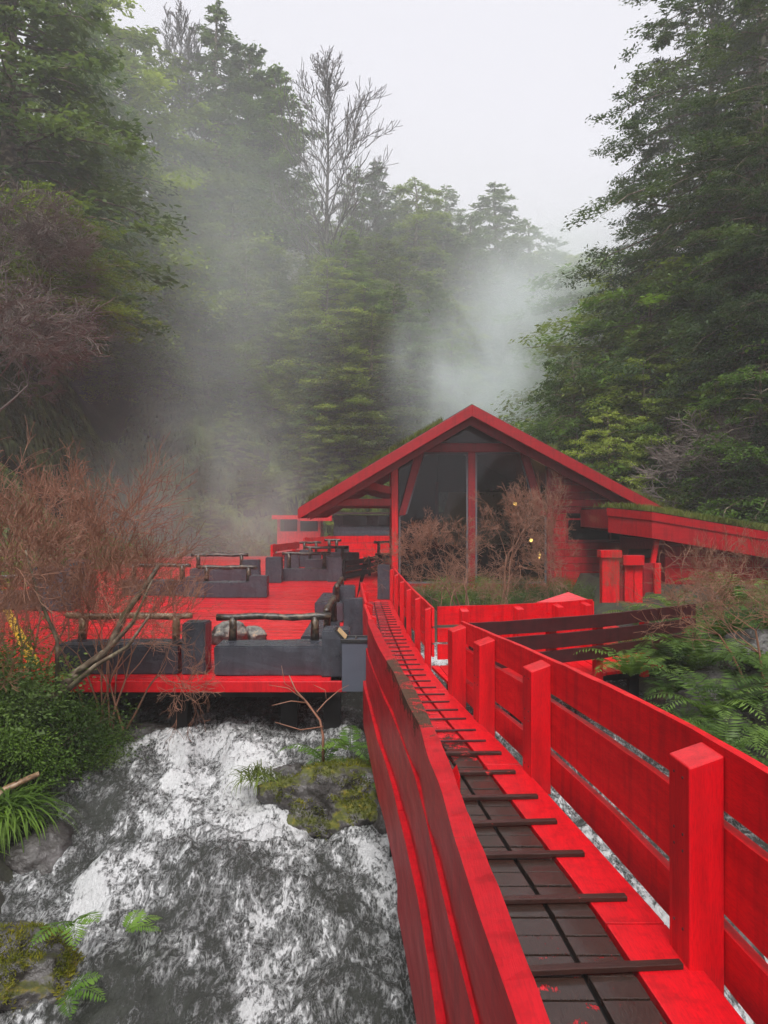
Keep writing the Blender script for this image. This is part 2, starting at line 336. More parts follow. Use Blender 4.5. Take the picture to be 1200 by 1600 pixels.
def planked(mb, conv, ang, wid, gap, z, th, seed=0, wearf=None, dz=.003):
    """parallel boards clipped to a convex counter-clockwise outline"""
    ca, sa = math.cos(ang), math.sin(ang); rng = random.Random(seed)
    vs = [-p[0] * sa + p[1] * ca for p in conv]; v = min(vs)
    while v < max(vs):
        q = [(-60, v), (60, v), (60, v + wid - gap), (-60, v + wid - gap)]
        q = [(a * ca - b * sa, a * sa + b * ca) for a, b in q]
        for i in range(len(conv)):
            a, b = conv[i], conv[(i + 1) % len(conv)]
            if q: q = clip(q, a, (-(b[1] - a[1]), b[0] - a[0]))
        if len(q) > 2:
            zz = z + rng.uniform(-dz, dz); wv = [0] * 2 * len(q)
            mb.poly([(p[0], p[1], zz - th) for p in q], (0, 0, th), 2, (wearf(q[0][0], q[0][1]) if wearf else 0))
        v += wid
# ================================================================ terrain and stream
def zw(y): return np.interp(y, [-30, 0, 3, 4.5, 6, 7.6, 8.6, 14, 30, 70], [-4.2, -1.95, -1.55, -1.25, -1.02, -.84, -.66, -.6, -.5, -.2])
def XB(y): return np.interp(y, [-30, 0, 4, 5, 6, 7, 8, 8.8, 10], [-3, -2.2, -2.2, -2.35, -2.75, -3.25, -3.0, -3.2, -12])
def XRB(y): return np.interp(y, [-30, 3, 6, 9, 11, 14, 15], [3.5, 3.3, 3.4, 3.5, 3.4, 2.6, -3])
def XH(y): return np.interp(y, [-30, 0, 8, 12, 20, 35, 60, 120], [-9, -8, -8, -9.8, -11, -12.3, -15, -20])
def XRH(y): return np.interp(y, [-30, 0, 5, 10, 15, 22, 27, 40, 60], [7, 7, 7, 9, 13.2, 13.2, 12, 15, 24])
def YF(x): return np.interp(x, [-40, -12, 0, 8, 16, 30], [39, 39, 44, 52, 64, 70])
def Hn(x, y):
    x = np.asarray(x, float); y = np.asarray(y, float); w_ = zw(y)
    n = fbm(x * .35, y * .35, 5, 5) - .5
    fl = w_ - .35 + n * .25
    bl = np.maximum(fl, np.minimum(-.16, w_ - .25 + 1.0 * (XB(y) - x))) + n * .2 * (x < XB(y) - .6)
    cap = .25
    br = np.minimum(cap, w_ - .25 + .8 * (x - XRB(y))); br = np.where((y > 14) & (x < 5.4), np.minimum(br, -.42), br)
    deck = (y > 8.3) & (x < .7); br = np.where(deck, -5, br)
    dl = XH(y) + 1.2 * (fbm(y * .2, x * .1, 8, 3) - .5) * 3 - x
    hl = np.where(dl < 0, -9, np.where(dl < 5.5, -.3 + 1.75 * dl, 9.3 + .85 * (dl - 5.5)))
    dr = x - XRH(y) - (fbm(y * .2, x * .1, 11, 3) - .5) * 2
    hr = np.where(dr < 0, -9, -.1 + 1.15 * dr)
    df = y - YF(x)
    hf = np.where(df < 0, -9, np.where(df < 12, -.3 + 1.05 * df, 12.3 + .5 * (df - 12)))
    h = np.maximum.reduce([bl, br, hl, hr, hf])
    h = np.where(h > 1, h + n * 1.6, h)
    return np.minimum(h, 60 + n)
def Hz(x, y): return float(Hn(np.array([x]), np.array([y]))[0])
def grid(name, xs, ys, fz, m, attrs=None):
    X, Y = np.meshgrid(xs, ys); Z = fz(X, Y); nx, ny = len(xs), len(ys)
    i = np.arange(nx * ny).reshape(ny, nx)
    Fc = np.stack([i[:-1, :-1], i[:-1, 1:], i[1:, 1:], i[1:, :-1]], -1).reshape(-1, 4)
    at = {k: f(X, Y, Z).ravel() for k, f in (attrs or {}).items()}
    return mesh_np(name, np.stack([X, Y, Z], -1), Fc, m, True, at)
def warp_axis(a, b, fine0, fine1, df, dc):
    l = list(np.arange(a, fine0, dc)) + list(np.arange(fine0, fine1, df)) + list(np.arange(fine1, b + dc, dc)); return np.array(l)
tag(obj('ground', grid('ground', warp_axis(-160, 160, -16, 18, .3, 2.0), warp_axis(-60, 260, -2, 48, .3, 2.0), Hn, GROUND)), 'dark wet forest soil of the valley floor and its slopes', None, None, 'structure')

rocks_under = [(-1.35, 5.95, .75, .17), (-.85, 7.0, .5, .1), (-.35, 5.5, .8, .15), (-1.9, 6.9, .5, .12), (-.6, 4.7, .6, .12), (.9, 6.3, .6, .15), (-2.2, 5.9, .4, .1), (.1, 4.6, .5, .14), (2.2, 5.4, .5, .14), (2.1, 7.2, .5, .12), (-1.4, 8.1, .5, .08)]
def flow(x, y):
    wx = x + .5 * (fbm(x * .9, y * .7, 21, 3) - .5); wy = y + .6 * (fbm(x * .8, y * .9, 22, 3) - .5); return wx, wy
def wz(x, y):
    wx, wy = flow(x, y); z = zw(y) + 0 * x
    for a, b, r, h in rocks_under: z = z + h * np.exp(-((x - a) ** 2 + ((y - b) * 1.1) ** 2) / (r * r * .5))
    amp = np.interp(y, [2, 8.6, 9.5, 15], [1, .8, .35, .25])
    r1 = 1 - np.abs(2 * fbm(wx * 1.7, wy * 1.0, 31, 4) - 1)
    r2 = 1 - np.abs(2 * fbm(wx * 5.3, wy * 2.8, 33, 4) - 1)
    return z + amp * (.34 * (r1 - .7) + .11 * (r2 - .7) + .07 * (fbm(wx * 14, wy * 10, 37, 3) - .5))
def foam(x, y, z):
    wx, wy = flow(x, y); f = np.full(x.shape, .30)
    def bl(cx, cy, rx, ry, a): return a * np.exp(-((x - cx) / rx) ** 2 - ((y - cy) / ry) ** 2)
    f += bl(-1.9, 7.9, .9, 1.0, .38) + bl(-1.25, 7.1, .8, .7, .30) + bl(-.8, 6.35, .8, .45, .35) + bl(-2.1, 6.2, .5, .7, .16)
    f += bl(-2.3, 5.45, .35, .5, .3) + bl(-.75, 4.75, .25, .7, .34) + bl(0.0, 5.9, .3, .5, .25) + bl(-1.6, 5.2, .4, .3, .1)
    f += bl(1.5, 5.6, .6, 1.6, .3) + bl(.9, 8.9, .5, .5, .4) + bl(.8, 12.8, .5, 1, .5) + bl(2.6, 4.6, .7, 1, .25) + bl(-2.8, 8.6, .5, .4, .2)
    f -= bl(-1.35, 5.9, .35, .3, .25) + bl(-.3, 5.3, .6, .3, .22) + bl(-.2, 4.5, .4, .4, .2) + bl(-2.7, 7.1, .5, .5, .3) + bl(-1.5, 4.6, .5, .35, .28) + bl(-2.6, 4.9, .6, .3, .2)
    sl = (wz(x, y + .04) - wz(x, y - .04)) / .08; zt_ = z - zw(y)
    f += np.clip(.32 * (sl - .2), -.16, .26) + np.clip(.9 * (zt_ + .02), -.12, .08)
    f += .6 * (fbm(wx * 2.4, wy * .8, 41, 5) - .5) + .35 * ((1 - np.abs(2 * fbm(wx * 4.5, wy * 3, 43, 4) - 1)) - .75)
    f -= .35 * sst(9.2, 11, y) * (x < .6)
    return f
tag(obj('water', grid('water', np.arange(-7, 8, .03), np.concatenate([np.arange(2.2, 9.6, .03), np.arange(9.6, 16, .12)]), wz, WATER, {'foam': foam})), 'white rushing stream tumbling over rocks beneath the red decks', None, None, 'structure')
_m = MB(); _m.box(-12, 12, 16.05, 40, -.9, -.52)
# ================================================================ terrace
deck = thing('terrace_deck', 'broad red plank terrace on black posts above the stream', 'terrace', (0, 0, 0))
A_ = [(-3.97, 8.5), (-.48, 8.5), (-.62, 16.3), (-.62, 34), (-3.97, 34)]
B_ = [(-10.9, 18.5), (-5.75, 9.15), (-3.98, 9.15), (-3.98, 34), (-10.9, 34)]
C_ = [(-.61, 16.4), (.45, 16.4), (.45, 34), (-.61, 34)]
m = MB(); dw = lambda x, y: .12 * vn(x * 3, y * 3, 9)
for q, s_ in ((A_, 1), (B_, 2), (C_, 3)): planked(m, q, R(-7), .15, .016, 0, .04, s_, dw)
m.build('planking', REDX, deck)
m = MB()
m.box(-3.97, -.48, 8.44, 8.498, -.13, -.006)
m.beam((-5.75, 9.11, -.07), (-3.99, 9.11, -.07), .05, .13); m.box(-4.02, -3.972, 8.5, 9.1, -.13, -.008)
m.box(-.478, -.43, 8.44, 16.3, -.13, -.006)
m.build('edge_board', RED, deck, .006)
m = MB()
for y in np.arange(8.75, 34, 1.6): m.box(-9.5 if y > 17 else (-5 if y > 9.2 else -3.9), -.52, y, y + .14, -.26, -.045)
m.build('joist', BLACKW, deck)
for x, y in ((-3.7, 8.8), (-2.45, 8.8), (-1.15, 8.9), (-.62, 8.8), (-3.6, 11), (-2.2, 11.2), (-.9, 11), (-5.2, 10)):
    m = MB(); m.box(x - .1, x + .1, y, y + .2, -1.5, -.26); m.build('support_post', BLACKW, deck)
for p, q in (((-9.2, 17.6), (-4.35, 9.2)), ((-10.3, 17.9), (-5.2, 9.25)), ((-5.7, 9.22), (-4.3, 9.22)), ((-8.3, 16.0), (-9.6, 16.4))):
    m = MB(); m.beam((*p, .006), (*q, .006), .15, .004, wear=.2); m.build('edge_stripe', YELLOW, deck)

# ================================================================ benches, blocks
def block_mesh(name, w_, d, h, seed, m, top_in=.0, cuts=5, j=.008):
    bm = bmesh.new(); bmesh.ops.create_cube(bm, size=1)
    for v in bm.verts:
        v.co.x *= w_ * (1 - (top_in if v.co.z > 0 else 0)); v.co.y *= d * (1 - (top_in if v.co.z > 0 else 0)); v.co.z = (v.co.z + .5) * h
    bmesh.ops.bevel(bm, geom=bm.edges[:], offset=.016, segments=2, affect='EDGES')
    bmesh.ops.subdivide_edges(bm, edges=bm.edges[:], cuts=cuts, use_grid_fill=True)
    for v in bm.verts:
        n = mn.noise_vector(v.co * 4 + Vector((seed * 9.1, 0, 0))); n2 = mn.noise_vector(v.co * 14 + Vector((seed * 3.7, 5, 0)))
        v.co += n * j * 1.5 + n2 * j * .5
    me = bpy.data.meshes.new(name); bm.to_mesh(me); bm.free(); me.materials.append(m); return me
def log_bench(loc, rz, length, label, depth=.5, h=.35, top=.68, inset=.14, over=.06, lm=None, seed=0, back=.2, r=.042, end_at=None, group='log railed benches on the red terrace'):
    t = thing('log_bench', label, 'bench', loc, rz, group); lm = lm or LOGD; rng = random.Random(seed)
    obj('seat', block_mesh('seat', length, depth, h, seed, GREY), t)
    for s_ in (-1, 1):
        m = MB(); x = s_ * (length / 2 - inset)
        m.tube([(x, back, h - .02), (x + .006, back, (h + top) / 2), (x, back, top - r)], [r * 1.25, r * 1.1, r * 1.15], 10, 0, .1, rng); m.build('leg', lm, t, smooth=True)
    m = MB(); L_ = length / 2 + over; n = 12
    pts = [(-L_ + 2 * L_ * k / n, back + .006 * math.sin(k * 1.3 + seed), top - r + .007 * math.sin(k * .9 + seed * 2)) for k in range(n + 1)]
    m.tube(pts, [r * (1 + .13 * rng.uniform(-1, 1)) for _ in pts], 10, 0, .07, rng); m.build('rail', lm, t, smooth=True)
    return t
GB = 'grey upright block seats on the red terrace'
def block(px, base, w_, h, label, d=.36, rz=0, seed=0, Y=None):
    p = Gd(px, base); o = obj('block_post', block_mesh('block_post', w_, d, h, seed, GREY, .05), None)
    o.location = (p.x, p.y + d / 2, 0); o.rotation_euler = (0, 0, rz); return tag(o, label, 'block', GB)
def bx(px0, px1, base, **k):
    a, b = Gd(px0, base), Gd(px1, base); return ((a.x + b.x) / 2, a.y + .25, 0), b.x - a.x
l_, n_ = bx(86, 277, 1054); log_bench(l_, 0, n_, 'low grey bench with pale peeled log rail, front edge, behind the bare bush', lm=LOG, seed=1)
l_, n_ = bx(334, 505, 1056); log_bench(l_, R(1), n_, 'low grey bench with dark barked log rail at the terrace front edge, beside the bin', seed=2)
l_, n_ = bx(306, 392, 934); log_bench(l_, 0, n_, 'grey bench with a notched face between two short blocks', seed=3, top=.72, r=.05)
l_, n_ = bx(190, 286, 931); log_bench(l_, 0, n_, 'grey bench of the second row half hidden behind bare twigs', seed=4, top=.74, r=.05)
l_, n_ = bx(296, 380, 908); log_bench(l_, 0, n_, 'grey bench of the third row behind the notched bench', seed=5, top=.78, r=.05)
l_, n_ = bx(441, 512, 908); log_bench(l_, 0, n_, 'grey bench beside the black slatted fence, shiny wet seat top', seed=6, top=.82, r=.05)
l_, n_ = bx(476, 540, 890); log_bench(l_, 0, n_, 'far grey bench seen over the one beside the black slatted fence', seed=7, top=.8, r=.05)
l_, n_ = bx(586, 640, 878); log_bench(l_, 0, n_, 'far grey bench under the house roof behind the corner post', seed=8, top=.85, r=.06)
l_, n_ = bx(470, 500, 880); log_bench(l_, R(15), n_, 'tiny dark railed bench in front of the far red fence, near its gap', seed=9, top=.85, r=.05)
l_, n_ = bx(508, 530, 876); log_bench(l_, 0, n_, 'smallest dark railed bench at the end of the terrace', seed=10, top=.9, r=.06)
log_bench((-.86, 10.15, 0), R(90), 1.45, 'grey bench along the walkway side of the terrace nearest the bin', depth=.42, seed=11, inset=.12, top=.72, back=-.12)
log_bench((-.98, 13.9, 0), R(90), 1.7, 'farther grey bench along the walkway side of the terrace', depth=.5, seed=12, back=-.14)
log_bench((-8.75, 20.6, 0), R(102), 3.6, 'long grey bench along the left terrace edge behind bare bushes', seed=13, top=.8, back=.18, lm=LOG)
log_bench((-7.3, 15.0, 0), R(5), 1.5, 'dark bench at the left end of the terrace beside the yellow stripe', seed=14)
block(302, 1054, .29, .61, 'grey upright block between the two front benches', seed=1)
block(524, 1058, .33, .55, 'grey upright block between the front bench and the bin', seed=2)
block(297, 933, .32, .46, 'short grey block at the left end of the notched bench', seed=3)
block(403, 934, .42, .50, 'short grey block at the right end of the notched bench', seed=4)
block(391, 918, .46, .72, 'tall grey block behind the notched bench', seed=5)
block(427, 911, .46, .72, 'tall grey block left of the bench beside the black slatted fence', seed=6)
block(523, 909, .42, .70, 'tall dark block against the end of the black slatted fence', seed=7)
block(455, 893, .5, .60, 'grey block near the middle of the far bench group', seed=8)
block(478, 886, .5, .62, 'grey block behind the far bench, left of its rail', seed=13)
block(549, 884, .6, .5, 'wide grey block behind the black slatted fence', seed=9)
block(536, 876, .5, .62, 'small grey block in front of the far red wall', seed=10)
block(600, 937, .30, .78, 'tall slate grey block at the head of the walkway beside the house post', seed=11)
block(537, 968, .42, .60, 'tall grey block beside the walkway, middle of the terrace edge', seed=12)
block(553, 1000, .33, .62, 'narrow grey block behind the bin, beside the walkway rail', seed=14, d=.3)
block(80, 955, .8, .85, 'big dark block at the left of the terrace behind bare twigs', seed=15, d=.5)
block(118, 925, .5, .8, 'grey block at the near end of the left edge bench', seed=16)
# stones lying on the terrace
def rock(name, loc, s, seed, m, label, cat='rock', sub=5, amp=.22, group=None):
    bm = bmesh.new(); bmesh.ops.create_icosphere(bm, subdivisions=sub, radius=1)
    off = Vector((seed * 7.3, seed * 3.1, 0))
    for v in bm.verts:
        p = v.co.copy(); n = mn.noise(p * 1.1 + off) * amp * 1.4 + mn.noise(p * 2.7 + off) * amp * .6 + mn.noise(p * 7 + off) * amp * .22 + mn.noise(p * 17 + off) * amp * .08
        v.co = p * (1 + n)
        if v.co.z < -.5: v.co.z = -.5
        v.co.x *= s[0]; v.co.y *= s[1]; v.co.z *= s[2]
    me = bpy.data.meshes.new(name); bm.to_mesh(me); bm.free(); me.materials.append(m)
    me.polygons.foreach_set('use_smooth', np.ones(len(me.polygons), bool))
    o = obj(name, me); o.location = loc
    if m in (MOSSR, MOSSD):
        rs = np.random.RandomState(seed); nv = len(me.vertices); co = np.empty(nv * 3, np.float32); me.vertices.foreach_get('co', co); co = co.reshape(-1, 3)
        nn = np.empty(nv * 3, np.float32); me.vertices.foreach_get('normal', nn); nn = nn.reshape(-1, 3)
        dn = np.array([mn.noise(Vector(c) * 4.5) for c in co]); okk = np.where((nn[:, 2] > .15) & (dn > -.02 - .2 * nn[:, 2]))[0]
        if len(okk):
            k = rs.choice(okk, 9000); P_ = co[k] + rs.normal(0, .012, (9000, 3)); D_ = nn[k] + rs.normal(0, .5, (9000, 3)); D_ /= np.linalg.norm(D_, axis=1, keepdims=True); W0 = np.cross(D_, rs.normal(0, 1, (9000, 3))); W0 /= np.linalg.norm(W0, axis=1, keepdims=True); h_ = rs.uniform(.008, .028, 9000)[:, None]
            V = np.stack([P_ - D_ * .01 - W0 * .004, P_ - D_ * .01 + W0 * .004, P_ + D_ * h_ + W0 * .002, P_ + D_ * h_ - W0 * .002], 1)
            obj('moss', mesh_np('moss', V.reshape(-1, 3), np.arange(36000).reshape(9000, 4), MOSSM), o)
    return tag(o, label, cat, group)
p = Gd(350, 1010); rock('stone', (p.x, p.y + .3, .1), (.30, .24, .22), 3, STONE, 'larger pale stone lying on the red planks behind the front bench', 'stone', 4)
p = Gd(392, 1005); rock('stone', (p.x, p.y + .3, .06), (.19, .16, .13), 4, STONE, 'smaller pale stone lying on the red planks behind the front bench', 'stone', 4)

# litter bin
t = thing('litter_bin', 'tall grey sheet metal bin with black framed open top at the terrace corner', 'bin', (-.32, 8.22, -.07))
m = MB(); m.box(-.15, .16, 0, .012, 0, .56); m.box(-.15, .16, .25, .262, 0, .56); m.box(-.15, -.138, .013, .249, 0, .56); m.box(.148, .16, .013, .249, 0, .56); m.box(-.137, .147, .013, .249, 0, .02)
m.build('bin_body', METAL, t, .003)
m = MB()
for a in ((-.165, -.012, .17, .012), (-.165, .252, .17, .28)): m.box(a[0], a[2], a[1], a[3], .545, .585)
for a in ((-.165, -.14), (.145, .175), (-.01, .01)): m.box(a[0], a[1], .013, .251, .55, .58)
m.build('rim', BLACKM, t, .004)
m = MB(); m.poly([(-.14, .0, .575), (-.14, .26, .575), (-.24, .26, .68), (-.24, 0, .68)], (.02, 0, .012), 0); m.build('flap', BLACKM, t)
m = MB(); m.poly([(-.115, .02, .585), (-.115, .24, .585), (-.20, .24, .675), (-.20, .02, .675)], (.012, 0, .01), 0); m.build('board_scrap', PAPER, t)

# ================================================================ walkway
YL = [-1, 1.2, 1.52, 2.44, 3.71, 4.6, 5.64, 7.14, 8.8, 10.4, 13.1, 16.5]; XLv = [.40, .36, .35, .30, .25, .17, .06, -.08, -.16, -.28, -.42, -.6]
YR = [-1, 2, 2.77, 3.47, 4.94, 6.07, 6.72, 8.09, 8.92, 12, 15.9, 17]; XRv = [1.5, 1.38, 1.35, 1.30, 1.12, .98, .87, .67, .58, .37, .17, .12]
def xl(y): return float(np.interp(y, YL, XLv))
def xr(y): return float(np.interp(y, YR, XRv))
wk = thing('walkway', 'narrow red boardwalk with raised cross cleats, worn brown near the camera', 'walkway', (0, 0, 0))
def q4(m, x0, x1, x2, x3, y0, y1, z, th, wear):   # near edge x0..x1 at y0, far edge x3..x2 at y1
    m.hexa([(x0, y0, z - th), (x1, y0, z - th), (x2, y1, z - th), (x3, y1, z - th)], [(x0, y0, z), (x1, y0, z), (x2, y1, z), (x3, y1, z)], wear)
rng = random.Random(4)
m = MB(); y = -.8
while y < 16.35:
    d = .148 if y < 6 else .15; y1 = y + d - .012
    wr = .92 if y < 5.3 else (.92 - (y - 5.3) * .5 if y < 6.5 else .3 - .02 * (y - 6.5))
    if y < 3.3: wr = .84
    g1, g2 = .50 - .012 * max(0, y - 6), .285 - .005 * max(0, y - 6)
    a = lambda yy: xl(yy) + .0; j = rng.uniform(-.003, .003)
    if y < 6: q4(m, a(y), xr(y) - g1 - .012, xr(y1) - g1 - .012, a(y1), y, y1, j, .035, wr * rng.uniform(.85, 1.1))
    else:
        mid = .5 * (a(y) + xr(y) - g1), .5 * (a(y1) + xr(y1) - g1)
        q4(m, a(y), mid[0] - .012, mid[1] - .012, a(y1), y, y1 - .008, j, .035, wr * rng.uniform(.3, 1.1))
        q4(m, mid[0] + .012, xr(y) - g1 - .012, xr(y1) - g1 - .012, mid[1] + .012, y, y1 - .008, j, .035, wr * rng.uniform(.5, 1.3))
    q4(m, xr(y) - g1 + .012, xr(y) - g2 - .008, xr(y1) - g2 - .008, xr(y1) - g1 + .012, y, y1, rng.uniform(-.003, .003), .035, wr * rng.uniform(.85, 1.1))
    y += d
m.build('slats', SLAT, wk, .003)
cuts = [-.8, 1.0, 3.42, 5.6, 8.0, 10.6, 13.4, 16.35]
for k in range(len(cuts) - 1):
    m = MB(); ys = np.linspace(cuts[k] + .006, cuts[k + 1] - .006, 14)
    for i in range(13): pass
    V = []; W = []
    for yy in ys:
        g = .275 - .005 * max(0, yy - 6)
        V += [(xr(yy) - g, yy, -.04), (xr(yy), yy, -.04), (xr(yy), yy, .008), (xr(yy) - g, yy, .008)]; W += [.1, 0, .05, .36 if yy < 3.4 else .2]
    Fc = [(0, 1, 2, 3)]
    for i in range(13):
        for q in range(4): Fc.append((i * 4 + q, i * 4 + 4 + q, i * 4 + 4 + (q + 1) % 4, i * 4 + (q + 1) % 4))
    Fc.append((52 + 3, 52 + 2, 52 + 1, 52)); m.add(V, Fc, W); m.build('side_board', RED, wk, .004)
cy_ = [.9, 1.45, 2.0, 2.52, 3.06, 3.6, 4.07, 4.5, 4.9, 5.37, 5.8, 6.13, 6.44]; y = 6.8
while y < 16.1: cy_.append(y); y += .31
for k, yy in enumerate(cy_):
    far = yy > 5.9; m = MB(); j = rng.uniform(-.02, .02); s_ = .10
    m.beam((xl(yy) + .02, yy - .02 + j, .021 if not far else .016), (xr(yy) - s_ + rng.uniform(-.02, .02), yy + .03, .021 if not far else .016), .042 if not far else .022, .024 if not far else .014, wear=.12 if yy < 5 else .3)
    m.build('cleat', DARKW if not far else MAROON, wk, .003)
for off in (.14, .48, .8):
    m = MB(); V = []; ys = np.linspace(-.8, 16.3, 40)
    for yy in ys:
        x = xr(yy) - off if off < .5 else xl(yy) + .1
        V += [(x - .09, yy, -.2), (x + .09, yy, -.2), (x + .09, yy, -.042), (x - .09, yy, -.042)]
    Fc = [(0, 1, 2, 3)] + [(i * 4 + q, i * 4 + 4 + q, i * 4 + 4 + (q + 1) % 4, i * 4 + (q + 1) % 4) for i in range(39) for q in range(4)] + [(159, 158, 157, 156)]
    m.add(V, Fc); m.build('stringer', BLACKW, wk)
m = MB()
for yy in np.arange(-.5, 16, 1.1): m.box(xl(yy) + .05, xr(yy) - .05, yy, yy + .12, -.32, -.201)
m.build('crosspiece', BLACKW, wk)
for x, y in ((.10, 6.05), (.24, 3.5), (.9, 6.1), (1.15, 3.6), (-.1, 8.6), (.5, 9.3), (.45, 12)):
    m = MB(); m.box(x - .055, x + .055, y, y + .11, -1.7, -.321); m.build('support_post', BLACKW, wk, .004)

# left railing of the walkway (close to the camera)
lr = thing('boardwalk_railing', 'solid red plank railing along the left of the walkway, its top edge peeled brown', 'railing', (0, 0, 0))
ys = np.linspace(.2, 7.42, 40); C0 = [(xl(y), y) for y in ys]
peel = lambda x, y: float(np.interp(y, [0, 3.2, 3.5, 3.8, 5.3, 5.7, 8], [.40, .40, .6, .9, .86, .25, .05]))
ztop = lambda t, x, y: .85
m = wall_strip(C0, -.075, lambda t, x, y: .57, ztop, 3, .05, .008, peel); m.build('top_board', REDO, lr)
off = lambda d: [(xl(y) - d, y) for y in ys]
m = wall_strip(off(.028), -.06, lambda t, x, y: .19, lambda t, x, y: .567, 5, .06, .006, lambda x, y: .1); m.build('middle_board', REDO, lr)
o2 = [(xl(y) - .045, y) for y in np.linspace(4.3, 7.42, 18)]; o1 = [(xl(y) - .05, y) for y in np.linspace(.2, 4.28, 20)]
m = wall_strip(o1, -.07, lambda t, x, y: -.40, lambda t, x, y: .187, 6, .06, .006, lambda x, y: .1); m.build('bottom_board', REDO, lr)
m = wall_strip(o2, -.07, lambda t, x, y: -.26 + .1 * t, lambda t, x, y: .187 + .05 * t, 7, .06, .006, lambda x, y: .08); m.build('bottom_board', REDO, lr)
m = MB()
# inner upright pieces behind the railing
for y, h in ((3.28, .74), (5.15, .74), (6.6, .72), (1.3, .74)):
    m = MB(); x = xl(y) + .003; m.hexa([(x, y, .02), (x + .07, y, .02), (x + .07, y + .16, .02), (x - .01, y + .16, .02)], [(x, y, h - .1), (x + .07, y, h), (x + .07, y + .16, h), (x - .01, y + .16, h - .1)]); m.build('railing_post', REDV, lr, .005)
# top highlight rail: red cap where the paint is fresh is the same board

def fence(name, label, pts, posts, boards, pm, bmt, side=1, th=.032, post=(.14, .22, .85), pside=-1, cat='fence', group=None, seed=0, dzt=None, wearf=None, top_pitch=.05):
    """boards follow the plan polyline; posts = distances along it"""
    t = thing(name, label, cat, (0, 0, 0), 0, group); P = np.array(pts, float); s = np.r_[0, np.cumsum(np.hypot(*np.diff(P, axis=0).T))]
    for i, (b, tp) in enumerate(boards):
        f = dzt or (lambda x, y: 0)
        wall_strip(pts, th * side, lambda q, x, y, b=b: b + f(x, y) * (b / boards[-1][1] if b > 0 else 0), lambda q, x, y, tp=tp: tp + f(x, y) * (tp / boards[-1][1]), seed + i, .12, .004, wearf if i == len(boards) - 1 else None).build('board', bmt, t)
    for d in posts:
        x, y = np.interp(d, s, P[:, 0]), np.interp(d, s, P[:, 1]); i = min(max(np.searchsorted(s, d) - 1, 0), len(P) - 2)
        dr = (P[i + 1] - P[i]); dr /= np.hypot(*dr); nr = np.array([dr[1], -dr[0]]) * side * -1   # towards the posts' side
        a = np.array([x, y]) + nr * .003; h = post[2] + (dzt(x, y) if dzt else 0)
        c = [a, a + dr * post[1], a + dr * post[1] + nr * post[0], a + nr * post[0]]
        m = MB(); hh = [h, h, h - top_pitch, h - top_pitch]
        m.hexa([(*q, -.12) for q in c], [(*q, z) for q, z in zip(c, hh)]); po_ = m.build('post', pm, t, .007)
        if name == 'plank_fence' and post[1] > .15:
            m = MB(); e_ = c[3] * .5 + c[2] * .5
            for zz in (.12, .45, .52, .76):
                for fx in (.3, .72):
                    q = c[3] * (1 - fx) + c[2] * fx; m.tube([(q[0], q[1], zz + h - .87), (q[0] + nr[0] * .003, q[1] + nr[1] * .003, zz + h - .87)], .006, 6)
            m.build('nail_heads', BLACKM, po_)
    return t
# near right fence
ys = np.linspace(.3, 8.0, 40); RF = [(xr(y) + (.14 if y > 4.5 else .14 - .05 * (4.5 - y) / 1.5 if y > 3 else .09), y) for y in ys]
sR = np.r_[0, np.cumsum(np.hypot(*np.diff(np.array(RF), axis=0).T))]
sd = lambda y: float(np.interp(y, ys, sR))
dz = lambda x, y: float(np.interp(y, [0, 3, 5.3, 8], [.02, 0, -.08, -.18]))
fence('plank_fence', 'tall bright red plank fence with thick posts along the right of the walkway', RF, [sd(.8), sd(3.07), sd(5.33), sd(6.7), sd(7.72)],
      [(-.06, .17), (.235, .60), (.665, .93)], REDV, RED, side=1, post=(.15, .2, .90), th=.045, dzt=dz, wearf=lambda x, y: .34, seed=20)
# far right fence of the walkway up to the house
ys2 = np.linspace(9.35, 17.4, 20); RF2 = [(xr(y) + .06, y) for y in ys2]
fence('plank_fence', 'red plank fence curving from the side branch up to the house corner', RF2, [.05, 1.2, 2.45, 3.85, 5.4, 6.9], [(.10, .25), (.28, .46), (.49, .72)], REDV, RED, side=1, post=(.08, .09, .72), seed=30, top_pitch=.03)
# short left railings farther along
for (a, b, lab) in ((7.75, 9.9, 'short red railing piece on the left of the walkway beside the grey blocks'), (10.1, 13.2, 'farther short red railing piece on the left, by the grey block bench')):
    q = [(xl(y) + (.0 if a < 9 else .03), y) for y in np.linspace(a, b, 8)]
    fence('low_railing', lab, q, [.02, (b - a) * .5, b - a - .1], [(.02, .22), (.25, .45), (.48, .70)], REDV, RED, side=-1, post=(.07, .08, .70), seed=int(a * 3), top_pitch=.03)

# side branch
br = thing('side_walkway', 'red side boardwalk turning right between two low fences', 'walkway', (0, 0, 0))
m = MB(); planked(m, [(.60, 9.3), (.80, 7.95), (3.55, 9.35), (5.4, 15.5), (4.3, 15.5), (2.9, 10.05)][0:3] + [(3.2, 10.15)], R(95), .15, .012, -.004, .035, 5)
planked(m, [(2.75, 10.0), (3.5, 9.6), (4.9, 15.4), (4.2, 15.4)], R(5), .15, .012, -.012, .035, 6)
m.build('planking', REDX, br)
m = MB(); m.beam((.75, 8.6, -.12), (3.5, 9.6, -.12), .1, .14); m.beam((3.3, 9.8, -.13), (4.9, 15.2, -.13), .1, .14); m.build('stringer', BLACKW, br)
for x, y in ((1.5, 8.7), (3.2, 9.6)):
    m = MB(); m.box(x, x + .12, y, y + .12, -1.4, -.19); m.build('support_post', BLACKW, br)
fence('side_fence', 'bright red fence on the far side of the side boardwalk', [(.68, 9.32), (1.4, 9.45), (2.1, 9.7), (2.86, 10.08)], [.28, 1.02, 1.62, 2.1], [(.07, .26), (.29, .47), (.51, .745)], REDV, REDX, side=-1, post=(.12, .1, .72), seed=40, top_pitch=.03)
